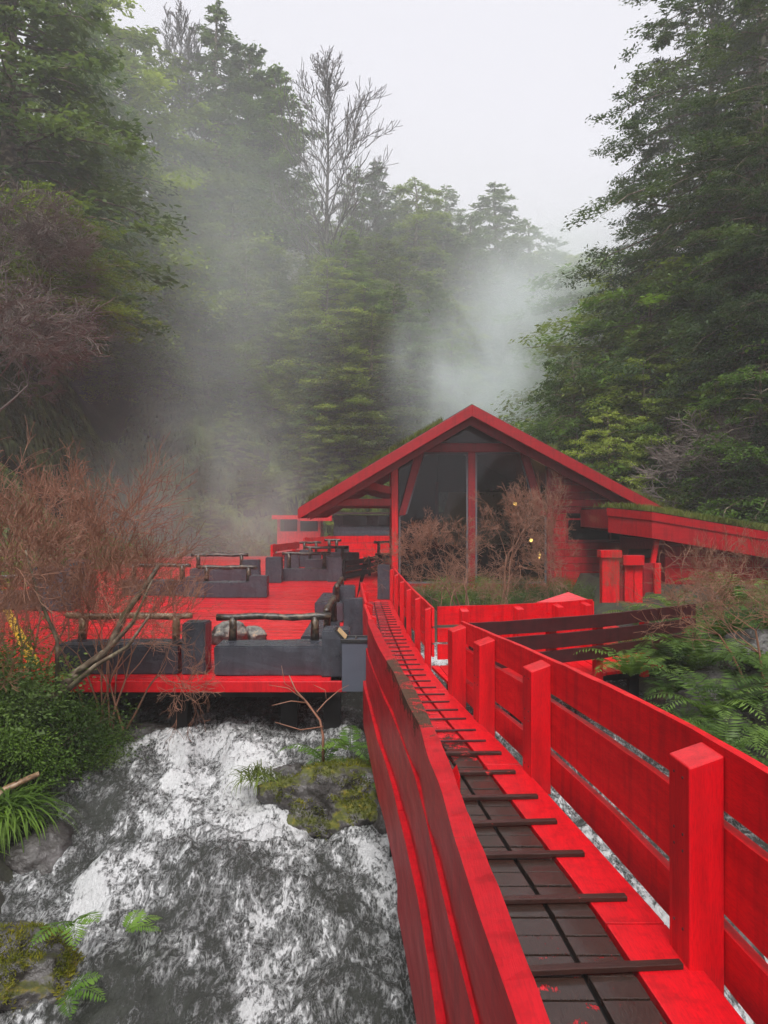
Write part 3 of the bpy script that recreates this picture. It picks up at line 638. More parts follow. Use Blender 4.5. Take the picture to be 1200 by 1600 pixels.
fence('side_fence', 'dark maroon backed fence on the near side of the side boardwalk', [(.92, 8.0), (1.8, 8.35), (2.6, 8.75), (3.3, 9.2), (4.1, 9.75)], [.15, 1.05, 1.75, 2.6, 3.5], [(.21, .355), (.385, .545), (.58, .73)], RED, MAROON, side=1, post=(.08, .1, .70), seed=50)
m = MB(); a, b_, c_ = Pt(838, 941, 10.6), Pt(888, 925, 10.9), Pt(928, 940, 10.4)
m.add([a, b_, c_, a - Vector((0, 0, .5)), b_ + Vector((0, .05, -.62)), c_ - Vector((0, 0, .5))], [(0, 1, 2), (0, 2, 5, 3), (1, 0, 3, 4), (2, 1, 4, 5), (3, 5, 4)])
tag(m.build('stair_cheek', REDX), 'low red pitched cover behind the far side fence, in front of the house wall', 'cover')

# black slatted fence and far red fence, huts
fence('slatted_fence', 'black slatted fence slanting across the terrace under the house roof', [(-1.22, 21.2), (-.5, 23.2), (.05, 25.7)], [.05, 2.1, 4.2], [(.05, .2), (.25, .37), (.42, .56)], BLACKW, BLACKW, side=-1, post=(.07, .09, .62), seed=60, th=.04)
a, b_ = Gd(424, 893), Gd(466, 884)
fence('far_fence', 'short bright red plank fence beside the steaming pool', [(a.x, a.y), (b_.x, b_.y)], [.3, 2.6], [(.1, .3), (.36, .6), (.66, .9)], REDX, REDX, side=1, post=(.14, .12, .93), seed=70, th=.05)
fence('far_fence', 'smooth red plank wall closing the far end of the terrace', [(-3.4, 31), (-2.2, 33.6), (1.0, 33.9)], [.2, 2.2, 4.2, 5.6], [(0, .3), (.32, .62), (.64, .95)], REDX, REDX, side=1, post=(.12, .12, .98), seed=75, th=.05)
t = thing('changing_hut', 'small red hut with grassy roof half lost in steam', 'hut', (-4.3, 36.5, 0))
def Pl(px, py, Y): q = Pt(px, py, Y); return q.x + 4.3, Y - 36.5, q.z
x0, x1 = -.05 - .9, 1.65
m = MB(); m.box(-1.0, 1.15, 0, 2.2, -.4, 1.1); m.box(-1.0, -.85, 0, .1, 1.101, 1.75); m.box(.0, .14, 0, .1, 1.101, 1.75); m.box(1.02, 1.15, 0, .1, 1.101, 1.75); m.box(-.95, 1.1, 2.1, 2.2, 1.101, 1.75); m.build('wall', REDX, t)
m = MB(); m.box(-1.15, 1.7, -.35, 2.5, 1.751, 1.86); m.build('roof', DARKI, t)
m = MB(); m.box(-1.2, .1, -.42, -.352, 1.7, 1.9); m.box(.1, 1.75, -.44, -.352, 1.62, 1.9); m.build('fascia', REDX, t)
m = MB(); m.box(-.84, -.01, .03, .06, 1.102, 1.74); m.box(.15, 1.01, .03, .06, 1.102, 1.74); m.build('window', GLASS, t)
t = thing('grey_hut', 'long slate grey boarded hut beyond the terrace, seen under the house roof', 'hut', (-2.4, 38, 0))
m = MB()
for k in range(8): m.box(-.2, 5.5, k % 2 * .02, .2, -.3 + k * .2, -.11 + k * .2)
m.box(-.2, 5.5, .25, 3, -.3, 1.9); m.build('wall', GREY, t)
m = MB(); m.box(-.4, 5.7, -.4, 3.2, 1.95, 2.05); m.build('roof', DARKI, t)
for x in (.3, 2.1, 3.8):
    m = MB(); m.box(x, x + 1.2, -.04, -.006, 1.4, 1.85); m.build('window', GLASS, t)
# ================================================================ bathhouse
HY0 = 21.0
hs_ = thing('bathhouse', 'large red gabled timber house with glazed front and grassy roof', 'house', (0, 0, 0))
PK = (2.40, 4.91); LF = (-2.31, 2.11); RT = (8.2, 1.78); YF0, YB0 = 20.0, 29.5
def zr(x): return PK[1] + (x - PK[0]) * ((PK[1] - LF[1]) / (PK[0] - LF[0]) if x < PK[0] else (RT[1] - PK[1]) / (RT[0] - PK[0]))
def slab(m, x0, x1, y0, y1, dz0, dz1):
    m.hexa([(x0, y0, zr(x0) + dz0), (x1, y0, zr(x1) + dz0), (x1, y1, zr(x1) + dz0), (x0, y1, zr(x0) + dz0)], [(x0, y0, zr(x0) + dz1), (x1, y0, zr(x1) + dz1), (x1, y1, zr(x1) + dz1), (x0, y1, zr(x0) + dz1)])
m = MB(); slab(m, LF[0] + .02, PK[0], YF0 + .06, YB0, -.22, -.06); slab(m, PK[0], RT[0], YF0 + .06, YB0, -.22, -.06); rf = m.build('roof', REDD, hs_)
m = MB(); slab(m, LF[0] + .05, PK[0], YF0 + .1, YB0 - .1, -.055, .03); slab(m, PK[0], RT[0] - .05, YF0 + .1, YB0 - .1, -.055, .03); m.build('turf', GROUND, rf)
for (a, b_) in ((LF[0], PK[0]), (PK[0], RT[0])):
    m = MB(); slab(m, a, b_, YF0, YF0 + .055, -.31, 0); m.build('fascia', REDF, rf, .006)
    m = MB(); slab(m, a + (.25 if a < 0 else 0), b_ - (.3 if a > 0 else 0), YF0 + .45, YF0 + .55, -.5, -.225); m.build('rafter', REDD, rf)
m = MB(); m.box(LF[0] - .04, LF[0] + .015, YF0 + .056, YB0, LF[1] - .3, LF[1] - .03); m.build('eave_board', REDF, rf)
for k, y in enumerate(np.arange(21.6, 29.3, .9)):
    m = MB(); slab(m, LF[0] + .06, .2, y, y + .09, -.36, -.225); m.build('rafter', REDD, rf)
for yy in (21.0, 24.0, 27.0, 29.2):
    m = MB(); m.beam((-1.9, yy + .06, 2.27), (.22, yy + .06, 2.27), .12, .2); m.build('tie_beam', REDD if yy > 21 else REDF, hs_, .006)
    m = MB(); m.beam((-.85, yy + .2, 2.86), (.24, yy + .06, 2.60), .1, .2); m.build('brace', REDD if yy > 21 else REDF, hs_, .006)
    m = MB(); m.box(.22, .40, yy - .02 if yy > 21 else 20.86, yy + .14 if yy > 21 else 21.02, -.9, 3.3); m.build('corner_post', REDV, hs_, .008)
def poly2(m, pts, y0, y1): m.poly([(x, y0, z) for x, z in pts], (0, y1 - y0, 0), 1)
# frame of the glazed front
m = MB(); m.box(.86, 4.12, HY0 - .06, HY0 + .1, 3.70, 3.95); m.build('tie_beam', REDD, hs_, .006)
m = MB(); m.box(2.40, 2.60, HY0 - .05, HY0 + .09, -.04, 3.699); m.build('mullion', REDD, hs_, .006)
m = MB(); poly2(m, [(.42, 1.9), (.60, 1.9), (1.14, 3.69), (.90, 3.69)], HY0 - .055, HY0 + .08); m.build('slanting_post', REDD, hs_, .006)
m = MB(); poly2(m, [(4.40, 1.9), (4.62, 1.9), (4.10, 3.69), (3.88, 3.69)], HY0 - .055, HY0 + .08); m.build('slanting_post', REDD, hs_, .006)
m = MB(); poly2(m, [(4.64, -.3), (4.84, -.3), (4.84, 3.28), (4.64, 3.36)], HY0 - .07, HY0 + .12); m.build('wall_post', REDD, hs_, .006)
m = MB(); m.box(.41, 4.63, HY0 - .06, HY0 + .1, -.30, -.05); m.build('sill_beam', REDF, hs_, .006)
m = MB(); m.box(2.42, 2.66, HY0 - .04, HY0 + .1, -.9, -.302); m.box(3.9, 4.06, HY0, HY0 + .1, -.9, -.302); m.box(1.2, 1.34, HY0, HY0 + .1, -.9, -.302); m.build('footing_post', REDD, hs_)
FRM = simple('weathered_window_frame', (.11, .11, .125), .5)
def frame(pts, wd=.05):
    n = len(pts); cx = sum(p[0] for p in pts) / n; cz = sum(p[1] for p in pts) / n; m = MB()
    inn = [(p[0] + (cx - p[0]) * wd / max(.4, abs(cx - p[0])), p[1] + (cz - p[1]) * wd / max(.4, abs(cz - p[1]))) for p in pts]
    for i in range(n):
        j = (i + 1) % n; poly2(m, [pts[i], pts[j], inn[j], inn[i]], HY0 - .02, HY0 + .05)
    w_ = m.build('window', FRM, hs_)
    m = MB(); m.add([(x, HY0 + .015, z) for x, z in inn] + [(x, HY0 + .021, z) for x, z in inn], [tuple(range(n)), tuple(range(2 * n - 1, n - 1, -1))]); m.build('pane', GLASS, w_)
frame([(.42, -.045), (2.395, -.045), (2.395, 3.695), (1.15, 3.695), (.61, 1.95), (.42, 1.85)])
frame([(2.605, -.045), (4.63, -.045), (4.63, 1.85), (4.38, 1.95), (3.86, 3.695), (2.605, 3.695)])
frame([(.95, 3.96), (4.05, 3.96), (2.40, 4.68)], .04)
frame([(.42, 2.05), (.88, 3.65), (.86, 3.72), (.42, 3.42)], .03)
frame([(4.64 - .01, 2.05), (4.63, 3.33), (4.14, 3.62), (4.13, 3.6)], .03)
# boarded right wall with the strip window
def yx(x): return zr(x) - .26
wl = None; z = -.3; k = 0; m = MB()
while z < 3.2:
    z1 = z + .205
    segs = [(4.845, 8.6)]
    if z1 > 1.19 and z < 1.79: segs = [(4.845, 5.2), (7.6, 8.6)]
    for a, b_ in segs:
        # clip the board under the roof slope
        t_ = min(z1 - .012, 10)
        xm = PK[0] + (PK[1] - .26 - t_) / ((PK[1] - RT[1]) / (RT[0] - PK[0])); bb = min(b_, xm)
        if bb > a + .05: poly2(m, [(a, z), (min(b_, bb + .25 if bb < b_ else b_), z), (bb, t_), (a, t_)], HY0 + (.01 if k % 2 else 0), HY0 + .11)
    z = z1; k += 1
m.box(8.4, 8.6, 21.115, 29, -.3, 1.4); wl = m.build('wall', REDF, hs_, .004)
m = MB()
for a in (5.2, 6.42, 7.55): m.box(a, a + .05, HY0 - .03, HY0 + .06, 1.2, 1.765)
m.box(5.2, 7.6, HY0 - .03, HY0 + .06, 1.765, 1.81); m.box(5.2, 7.6, HY0 - .03, HY0 + .06, 1.13, 1.199)
w_ = m.build('strip_window', REDD, hs_); m = MB(); m.box(5.25, 7.55, HY0 + .02, HY0 + .03, 1.2, 1.765); m.build('pane', GLASS, w_)
m = MB(); m.box(5.3, 7.5, HY0 + .3, HY0 + .34, 1.0, 2.0); m.build('blind', DARKI, hs_)
# interior
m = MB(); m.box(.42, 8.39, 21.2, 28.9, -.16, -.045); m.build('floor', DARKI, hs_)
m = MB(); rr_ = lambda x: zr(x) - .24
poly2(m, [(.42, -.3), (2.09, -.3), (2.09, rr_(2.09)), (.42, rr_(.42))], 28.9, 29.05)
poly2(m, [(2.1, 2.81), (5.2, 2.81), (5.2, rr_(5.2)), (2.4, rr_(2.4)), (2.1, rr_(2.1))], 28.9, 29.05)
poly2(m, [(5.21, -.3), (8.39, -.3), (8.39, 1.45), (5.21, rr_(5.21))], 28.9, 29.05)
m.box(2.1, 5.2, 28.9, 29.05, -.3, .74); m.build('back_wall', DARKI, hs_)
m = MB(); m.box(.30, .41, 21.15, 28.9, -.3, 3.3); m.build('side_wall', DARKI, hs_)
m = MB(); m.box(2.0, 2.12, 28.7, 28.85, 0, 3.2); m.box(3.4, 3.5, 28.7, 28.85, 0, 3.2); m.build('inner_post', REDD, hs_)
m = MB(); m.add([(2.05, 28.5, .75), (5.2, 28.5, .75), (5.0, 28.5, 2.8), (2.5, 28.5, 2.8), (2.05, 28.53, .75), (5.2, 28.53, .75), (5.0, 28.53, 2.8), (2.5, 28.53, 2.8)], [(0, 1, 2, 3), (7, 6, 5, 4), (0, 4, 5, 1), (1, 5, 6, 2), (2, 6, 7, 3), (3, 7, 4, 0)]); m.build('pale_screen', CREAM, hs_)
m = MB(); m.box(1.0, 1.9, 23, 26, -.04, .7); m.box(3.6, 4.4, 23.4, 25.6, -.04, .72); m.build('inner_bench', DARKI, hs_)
for i, (px, py, Y) in enumerate(((805, 787, 25), (830, 844, 24), (843, 868, 23))):
    p = Pt(px, py, Y); t = thing('hanging_lamp', ['upper warm lamp hanging behind the right pane', 'bright warm lamp hanging low behind the right pane', 'small upright warm lamp lowest behind the right pane'][i], 'lamp', p, 0)
    m = MB(); m.tube([(0, 0, .05), (0, 0, zr(p.x) - .3 - p.z)], .008, 5); m.build('cord', BLACKM, t)
    bm = bmesh.new(); bmesh.ops.create_uvsphere(bm, u_segments=12, v_segments=8, radius=.06); me = bpy.data.meshes.new('bulb')
    if i == 2: bmesh.ops.scale(bm, vec=(.6, .6, 1.8), verts=bm.verts)
    bm.to_mesh(me); bm.free(); me.materials.append(BULB); obj('bulb', me, t)
    m = MB(); m.tube([(0, 0, .05), (0, 0, .09), (0, 0, .10)], [.05, .03, .01], 10); m.build('socket', BLACKM, t)
    pl = bpy.data.lights.new('lamp_light', 'POINT'); pl.energy = 5; pl.color = (1, .6, .25); pl.shadow_soft_size = .07; po = bpy.data.objects.new('lamp_light', pl); link(po, t)
    po.location = (0, 0, -.15)

# ---- annex
ax = thing('annex', 'low red annex whose sloping roof carries bright grass', 'building', (0, 0, 0))
def za(x): return 1.97 - .17 * (x - 6.19)
O_ = [(6.19, 17.0), (12.8, 17.0), (12.8, 20.95), (5.54, 20.95), (5.54, 18.3)]
def prism(m, pts, d0, d1): 
    n = len(pts); m.add([(x, y, za(x) + d0) for x, y in pts] + [(x, y, za(x) + d1) for x, y in pts], [tuple(range(n))[::-1], tuple(range(n, 2 * n))] + [(i, (i + 1) % n, n + (i + 1) % n, n + i) for i in range(n)])
ins = lambda d: [(6.19 + d * .6, 17 + d), (12.8 - d, 17 + d), (12.8 - d, 20.94), (5.54 + d, 20.94), (5.54 + d, 18.3 + d * .4)]
m = MB(); prism(m, ins(.05), -.5, -.02); ar = m.build('roof', REDD, ax)
m = MB(); prism(m, ins(.08), -.015, .04); m.build('turf', GROUND, ar)
def fasc(m, a, b_, y0s, d0, d1, out):
    (xa, ya), (xb, yb) = a, b_; d = Vector((xb - xa, yb - ya)).normalized(); n = Vector((d.y, -d.x)) * out; q = [(xa, ya), (xb, yb), (xb - n.x * .04, yb - n.y * .04), (xa - n.x * .04, ya - n.y * .04)]
    m.add([(x, y, za(x) + d0) for x, y in q] + [(x, y, za(x) + d1) for x, y in q], [(3, 2, 1, 0), (4, 5, 6, 7), (0, 1, 5, 4), (1, 2, 6, 5), (2, 3, 7, 6), (3, 0, 4, 7)])
for d0, d1, s_ in ((-.19, 0, 0), (-.60, -.195, .03)):
    m = MB(); fasc(m, (6.19 + s_ * .5, 17 + s_), (12.8, 17 + s_), 0, d0, d1, 1); m.build('fascia', REDF, ar)
    m = MB(); fasc(m, (5.54 + s_, 18.3 + s_ * .4), (6.185 + s_ * .5, 17.0 + s_), 0, d0, d1, 1); m.build('fascia', REDF, ar)
m = MB()
for k in range(9):
    z = -.9 + k * .26; m.box(6.7, 12.6, 17.55 + (.012 if k % 2 else 0), 17.62, z, min(z + .25, 9) if k < 8 else z + .1)
m.box(6.7, 6.78, 17.63, 20.95, -.9, 1.3); m.build('wall', REDF, ax)
m = MB(); m.poly([(6.36, 17.25, 1.32), (6.46, 17.25, 1.32), (6.36, 17.25, .72), (6.25, 17.25, .72)], (0, .1, 0), 1); m.build('bracket', RED, ax)
m = MB(); m.box(5.95, 6.66, 17.9, 17.95, .86, 1.08); m.build('window', GLASS, ax)
# ---- red doorway screen
gt = thing('door_screen', 'bright red plank screen with two capped posts and door beside the annex', 'screen', (0, 0, 0))
def pb(m, x0, x1, y0, y1, Y, d): 
    a, b_ = Pt(x0, y1, Y), Pt(x1, y0, Y); m.box(a.x, b_.x, Y, Y + d, a.z, b_.z)
m = MB(); pb(m, 941, 968, 872, 950, 15.5, .2); m.build('post', RED, gt, .006)
m = MB(); pb(m, 939, 972, 860, 871.6, 15.44, .3); m.build('cap', REDX, gt, .006)
m = MB(); pb(m, 976, 990, 884, 950, 15.6, .05); pb(m, 991, 1004, 884, 950, 15.61, .05); m.build('door', RED, gt, .004)
m = MB(); pb(m, 974, 1007, 868, 883.5, 15.5, .2); m.build('cap', REDX, gt, .006)
m = MB(); pb(m, 969, 975, 874, 950, 15.7, .04); pb(m, 1005, 1022, 880, 950, 15.75, .04); m.build('panel', REDD, gt)
m = MB(); pb(m, 1023, 1033, 880, 950, 15.5, .1); m.build('post', RED, gt, .005)

# ---- roof grass
def grass(name, pts, h, lab, seed):
    rs = np.random.RandomState(seed); n = len(pts); P = np.array(pts); a = rs.uniform(0, 6.28, n); hh = h * rs.uniform(.5, 1.5, n); w_ = .012
    dx, dy = np.cos(a) * w_, np.sin(a) * w_; lx, ly = rs.normal(0, .35, n) * hh, rs.normal(-.1, .35, n) * hh
    V = np.stack([P + np.c_[dx, dy, 0 * a], P - np.c_[dx, dy, 0 * a], P + np.c_[lx - dx * .2, ly - dy * .2, hh], P + np.c_[lx + dx * .2, ly + dy * .2, hh]], 1)
    o = obj(name, mesh_np(name, V.reshape(-1, 3), np.arange(4 * n).reshape(n, 4), GRASSM)); return tag(o, lab, 'grass', None, 'stuff')
rs = np.random.RandomState(2); pts = []
for _ in range(22000):
    x, y = rs.uniform(5.6, 12.7), 17.0 + abs(rs.normal(0, 1.0)); 
    if x < 6.2 and y < 18.3 - (x - 5.54) * 2.0: continue
    if y < 20.9: pts.append((x, y, za(x) + .02))
grass('roof_grass', pts, .12, 'bright grass covering the low annex roof', 3)
pts = []
for _ in range(26000):
    x = rs.uniform(LF[0] + .1, RT[0] - .1); y = YF0 + .15 + abs(rs.normal(0, 1.6))
    if y < YB0 - .2 and fbm(x * 1.2, y * .8, 3, 3) > .47 and (x < 1.6 or x > 4.5): pts.append((x, y, zr(x) + .02))
grass('roof_grass', pts, .13, 'patchy grass growing on the big gabled roof', 4)

# ================================================================ plants
def quads(C, U, W_): # centres, half-length vectors, half-width vectors
    V = np.stack([C - U, C + W_, C + U, C - W_], 1); n = len(C); return V.reshape(-1, 3), np.arange(4 * n).reshape(n, 4)
def tubes_np(segs, n=4):
    """segs: array of (p0, p1, r0, r1)"""
    P0 = np.array([s[0] for s in segs], float); P1 = np.array([s[1] for s in segs], float); r0 = np.array([s[2] for s in segs]); r1 = np.array([s[3] for s in segs])
    d = P1 - P0; d /= np.linalg.norm(d, axis=1, keepdims=True) + 1e-9
    h = np.where(np.abs(d[:, 2:3]) > .9, np.array([[1., 0, 0]]), np.array([[0, 0, 1.]])); a = np.cross(d, h); a /= np.linalg.norm(a, axis=1, keepdims=True); b = np.cross(d, a)
    V = []
    for P, r in ((P0, r0), (P1, r1)):
        for j in range(n):
            an = 2 * math.pi * j / n; V.append(P + (a * math.cos(an) + b * math.sin(an)) * r[:, None])
    V = np.stack(V, 1); k = len(segs); base = (np.arange(k) * 2 * n)[:, None]
    Fc = np.concatenate([base + np.array([[j, (j + 1) % n, n + (j + 1) % n, n + j]]) for j in range(n)], 0)
    return V.reshape(-1, 3), Fc
def evergreen(name, seed, H=10., R_=2.6, nb=110, per=170, ls=.10, top=.9, h0=.08, droop=.25, lm=LEAFA, fat=.75, tuft=1.0):
    """tapered trunk, limbs in layers, leaf sprays along each limb"""
    rs = np.random.RandomState(seed); segs = []; C = []; U = []; W_ = []
    zs = np.linspace(0, H, 12); tx = np.cumsum(rs.normal(0, .05, 12)); ty = np.cumsum(rs.normal(0, .05, 12)); tx -= tx[0]; ty -= ty[0]
    for i in range(11):
        ra = .018 * H * (1 - i / 11.3) + .012; rb = .018 * H * (1 - (i + 1) / 11.3) + .012
        segs.append(((tx[i], ty[i], zs[i]), (tx[i + 1], ty[i + 1], zs[i + 1]), ra, rb))
    for k in range(nb):
        t = h0 + (1 - h0) * ((k + rs.rand()) / nb); z = t * H * .985; tx_, ty_ = np.interp(z, zs, tx), np.interp(z, zs, ty)
        prof = min(1, ((1 - t) / (1 - top + .001)) if t > top else 1) 
        prof = (1 - t) ** fat * (.55 + .45 * min(1, (t - h0 + .12) * 5)) + .05
        az = k * 2.4 + rs.normal(0, .5); L = R_ * prof * rs.uniform(.55, 1.25)
        up = rs.uniform(.0, .5) * (0.4 + t); D = np.array([math.cos(az), math.sin(az)])
        n = 5; pts = []
        for q in range(n + 1):
            s = q / n; pts.append((tx_ + D[0] * L * s + rs.normal(0, .03 * L) * (q > 0), ty_ + D[1] * L * s + rs.normal(0, .03 * L) * (q > 0), z + L * (up * s - droop * s * s * 1.6)))
        br = .006 * H * (1 - t) + .008
        for q in range(n): segs.append((pts[q], pts[q + 1], br * (1 - q / n) + .004, br * (1 - (q + 1) / n) + .004))
        pts = np.array(pts); m_ = max(12, int(per * (L / R_) ** 1.15))
        # sub-sprays
        ns = max(3, int(7 * L / R_ + 2)); s0 = rs.uniform(.15, 1.0, ns) ** .8; sd_ = rs.choice([-1, 1], ns) * rs.uniform(.25, 1.0, ns); sl_ = .42 * L * (1.15 - s0 * .75)
        pick = rs.randint(0, ns, m_); f = rs.beta(1.6, 1.1, m_)
        bx_ = np.interp(s0[pick] * n, np.arange(n + 1), pts[:, 0]); by_ = np.interp(s0[pick] * n, np.arange(n + 1), pts[:, 1]); bz_ = np.interp(s0[pick] * n, np.arange(n + 1), pts[:, 2])
        aa = az + sd_[pick] * .95; ln = sl_[pick] * f
        sig = (.05 * L + .05) * tuft
        c = np.stack([bx_ + np.cos(aa) * ln + rs.normal(0, sig, m_), by_ + np.sin(aa) * ln + rs.normal(0, sig, m_), bz_ + rs.normal(0, sig * .45, m_) - droop * ln * f * .8 + up * ln * .3], 1)
        dirs = np.stack([np.cos(aa + rs.normal(0, .7, m_)), np.sin(aa + rs.normal(0, .7, m_)), rs.normal(-.25, .35, m_)], 1); dirs /= np.linalg.norm(dirs, axis=1, keepdims=True)
        nr = np.stack([rs.normal(0, .45, m_), rs.normal(0, .45, m_), np.ones(m_)], 1); wv = np.cross(dirs, nr); wv /= np.linalg.norm(wv, axis=1, keepdims=True)
        sz = ls * rs.uniform(.6, 1.4, m_); C.append(c); U.append(dirs * sz[:, None]); W_.append(wv * (sz * .42)[:, None])
    V, Fc = quads(np.concatenate(C), np.concatenate(U), np.concatenate(W_)); V2, F2 = tubes_np(segs, 5)
    return {'crown': mesh_np(name + '_crown', V, Fc, lm), 'trunk': mesh_np(name + '_trunk', V2, F2, BARK, True), 'H': H}
def bare(name, seed, H, spread, levels=5, kids=(3, 5), r0=.05, mt=TWIG, ang=.55, ratio=.68, stems=1, minr=.004, gravity=0., upb=.2, flat=1.0, wig=.16, nseg=4, twig=1.0):
    """leafless shrub or tree: forking limbs down to thin twigs"""
    rs = random.Random(seed); segs = []
    def grow(p, d, L, r, lv):
        n = nseg; q = p
        for i in range(n):
            d = (d + Vector((rs.gauss(0, wig), rs.gauss(0, wig), rs.gauss(0, wig) + upb * .15 - gravity * .1))).normalized()
            q2 = q + d * (L / n); ra = r * (1 - .45 * i / n); rb = r * (1 - .45 * (i + 1) / n); segs.append((tuple(q), tuple(q2), ra, rb)); q = q2
            if lv > 0 and i >= (1 if lv > 1 else 0):
                for _ in range(rs.randint(*kids) if i == n - 1 else rs.choice([0, 1, 1, 2])):
                    ax_ = d.orthogonal().normalized(); ax_.rotate(Matrix.Rotation(rs.uniform(0, 6.283), 3, d)); nd = d.copy(); nd.rotate(Matrix.Rotation(ang * rs.uniform(.5, 1.5), 3, ax_)); nd.x *= spread; nd.y *= spread * flat; nd.normalize()
                    grow(q, nd, L * ratio * rs.uniform(.7, 1.15), rb * .62, lv - 1)
    for s_ in range(stems):
        a = rs.uniform(0, 6.283); tl = rs.uniform(.1, .55) if stems > 1 else .06
        grow(Vector((rs.gauss(0, .05) * stems ** .5, rs.gauss(0, .05) * stems ** .5, 0)), Vector((math.cos(a) * tl, math.sin(a) * tl, 1)).normalized(), H * .38, r0, levels)
    zmax = max(s[1][2] for s in segs); k = H / zmax
    segs = [(tuple(v * k for v in a), tuple(v * k for v in b), max(r1 * k, minr), max(r2 * k, minr)) for a, b, r1, r2 in segs]
    V, Fc = tubes_np(segs, 3)
    return {'twigs': mesh_np(name, V, Fc, mt, True), 'H': H, 'n': len(segs)}
def leafy(name, seed, H=1.5, R_=1.2, n=5000, ls=.05, lm=LEAFN, droop=.2, clumps=26):
    rs = np.random.RandomState(seed); segs = []; C = []
    cc = rs.normal(0, 1, (clumps, 3)); cc /= np.linalg.norm(cc, axis=1, keepdims=True); cc[:, 2] = np.abs(cc[:, 2]); rr = rs.uniform(.35, 1.0, clumps) ** .6; cc *= rr[:, None]; cc *= np.array([R_, R_, H * .85])
    for c in cc:
        mid = (c[0] * .35 + rs.normal(0, .05), c[1] * .35 + rs.normal(0, .05), c[2] * .6); segs.append(((0, 0, 0), mid, .02, .012)); segs.append((mid, tuple(c), .012, .004))
    k = rs.randint(0, clumps, n); sg = R_ * .17; c = cc[k] + rs.normal(0, 1, (n, 3)) * np.array([sg, sg, sg * .6]); c[:, 2] = np.abs(c[:, 2])
    d = c - cc[k]; d += rs.normal(0, .05, (n, 3)); d[:, 2] -= droop * .3; d /= np.linalg.norm(d, axis=1, keepdims=True)
    nr = rs.normal(0, .6, (n, 3)) + np.array([0, 0, 1]); wv = np.cross(d, nr); wv /= np.linalg.norm(wv, axis=1, keepdims=True); sz = ls * rs.uniform(.6, 1.4, n)
    V, Fc = quads(c, d * sz[:, None], wv * (sz * .5)[:, None]); V2, F2 = tubes_np(segs, 4)
    return {'leaves': mesh_np(name + '_leaves', V, Fc, lm), 'stems': mesh_np(name + '_stems', V2, F2, BARK, True), 'H': H}
def frond_np(rs, L, az, rise, curl, npair=22, pl=.16, pw=.018, base=(0, 0, 0), sag=1.0):
    """one fern frond: curved midrib with paired leaflets"""
    s = np.linspace(0, 1, npair + 2); th = rise - curl * s ** 1.3
    dr = np.cos(th) * L / (npair + 1); dzv = np.sin(th) * L / (npair + 1); r = np.cumsum(dr) - dr[0]; z = np.cumsum(dzv) - dzv[0]
    D = np.array([math.cos(az), math.sin(az), 0]); S = np.array([-math.sin(az), math.cos(az), 0])
    M = np.outer(r, D) + np.outer(z, [0, 0, 1]) + np.array(base); seg = [(tuple(M[i]), tuple(M[i + 1]), .004 * (1.3 - s[i]), .004 * (1.3 - s[i + 1])) for i in range(len(M) - 1)]
    T = np.gradient(M, axis=0); T /= np.linalg.norm(T, axis=1, keepdims=True); Nn = np.cross(S[None], T)
    C = []; U = []; W_ = []
    for i in range(2, len(M)):
        ll = pl * math.sin(math.pi * min(1, (s[i] * .93 + .12))) ** .7 + .012
        for sg in (-1, 1):
            d = S * sg * .9 + T[i] * .42 + np.array([0, 0, -.22 * sag]) + rs.normal(0, .07, 3); d /= np.linalg.norm(d); wv = T[i] * 1.0 + rs.normal(0, .12, 3); wv -= d * wv.dot(d); wv /= np.linalg.norm(wv)
            C.append(M[i] + d * ll * .5); U.append(d * ll * .5); W_.append(wv * pw * (1.2 - .6 * s[i]))
    return C, U, W_, seg
def fern(name, seed, L=.9, n=9, lm=FERN, rise=(.7, 1.2), curl=(1.1, 2.0), pl=.15, pw=.016, npair=24, azr=(0, 6.283)):
    rs = np.random.RandomState(seed); C = []; U = []; W_ = []; sg = []
    for k in range(n):
        az = azr[0] + (azr[1] - azr[0]) * (k + rs.rand() * .8) / n; c, u, w_, s = frond_np(rs, L * rs.uniform(.65, 1.15), az, rs.uniform(*rise), rs.uniform(*curl), npair, pl * rs.uniform(.8, 1.1), pw)
        C += c; U += u; W_ += w_; sg += s
    V, Fc = quads(np.array(C), np.array(U), np.array(W_)); V2, F2 = tubes_np(sg, 3)
    me = mesh_np(name, np.concatenate([V, V2]), np.concatenate([Fc, F2 + len(V)]), lm); return {'fronds': me}

def inst_tree(kit, name, label, cat, loc, s=1, rz=0, group=None, sz=None, tilt=(0, 0)):
    parts = [k for k in kit if k not in ('H', 'n')]
    if len(parts) == 1: o = bpy.data.objects.new(name, kit[parts[0]]); link(o); tag(o, label, cat, group)
    else:
        o = thing(name, label, cat, (0, 0, 0), 0, group)
        for k in parts: link(bpy.data.objects.new(k, kit[k]), o)
    o.location = loc; o.rotation_euler = (tilt[0], tilt[1], rz); o.scale = (s, s, sz if sz else s); return o

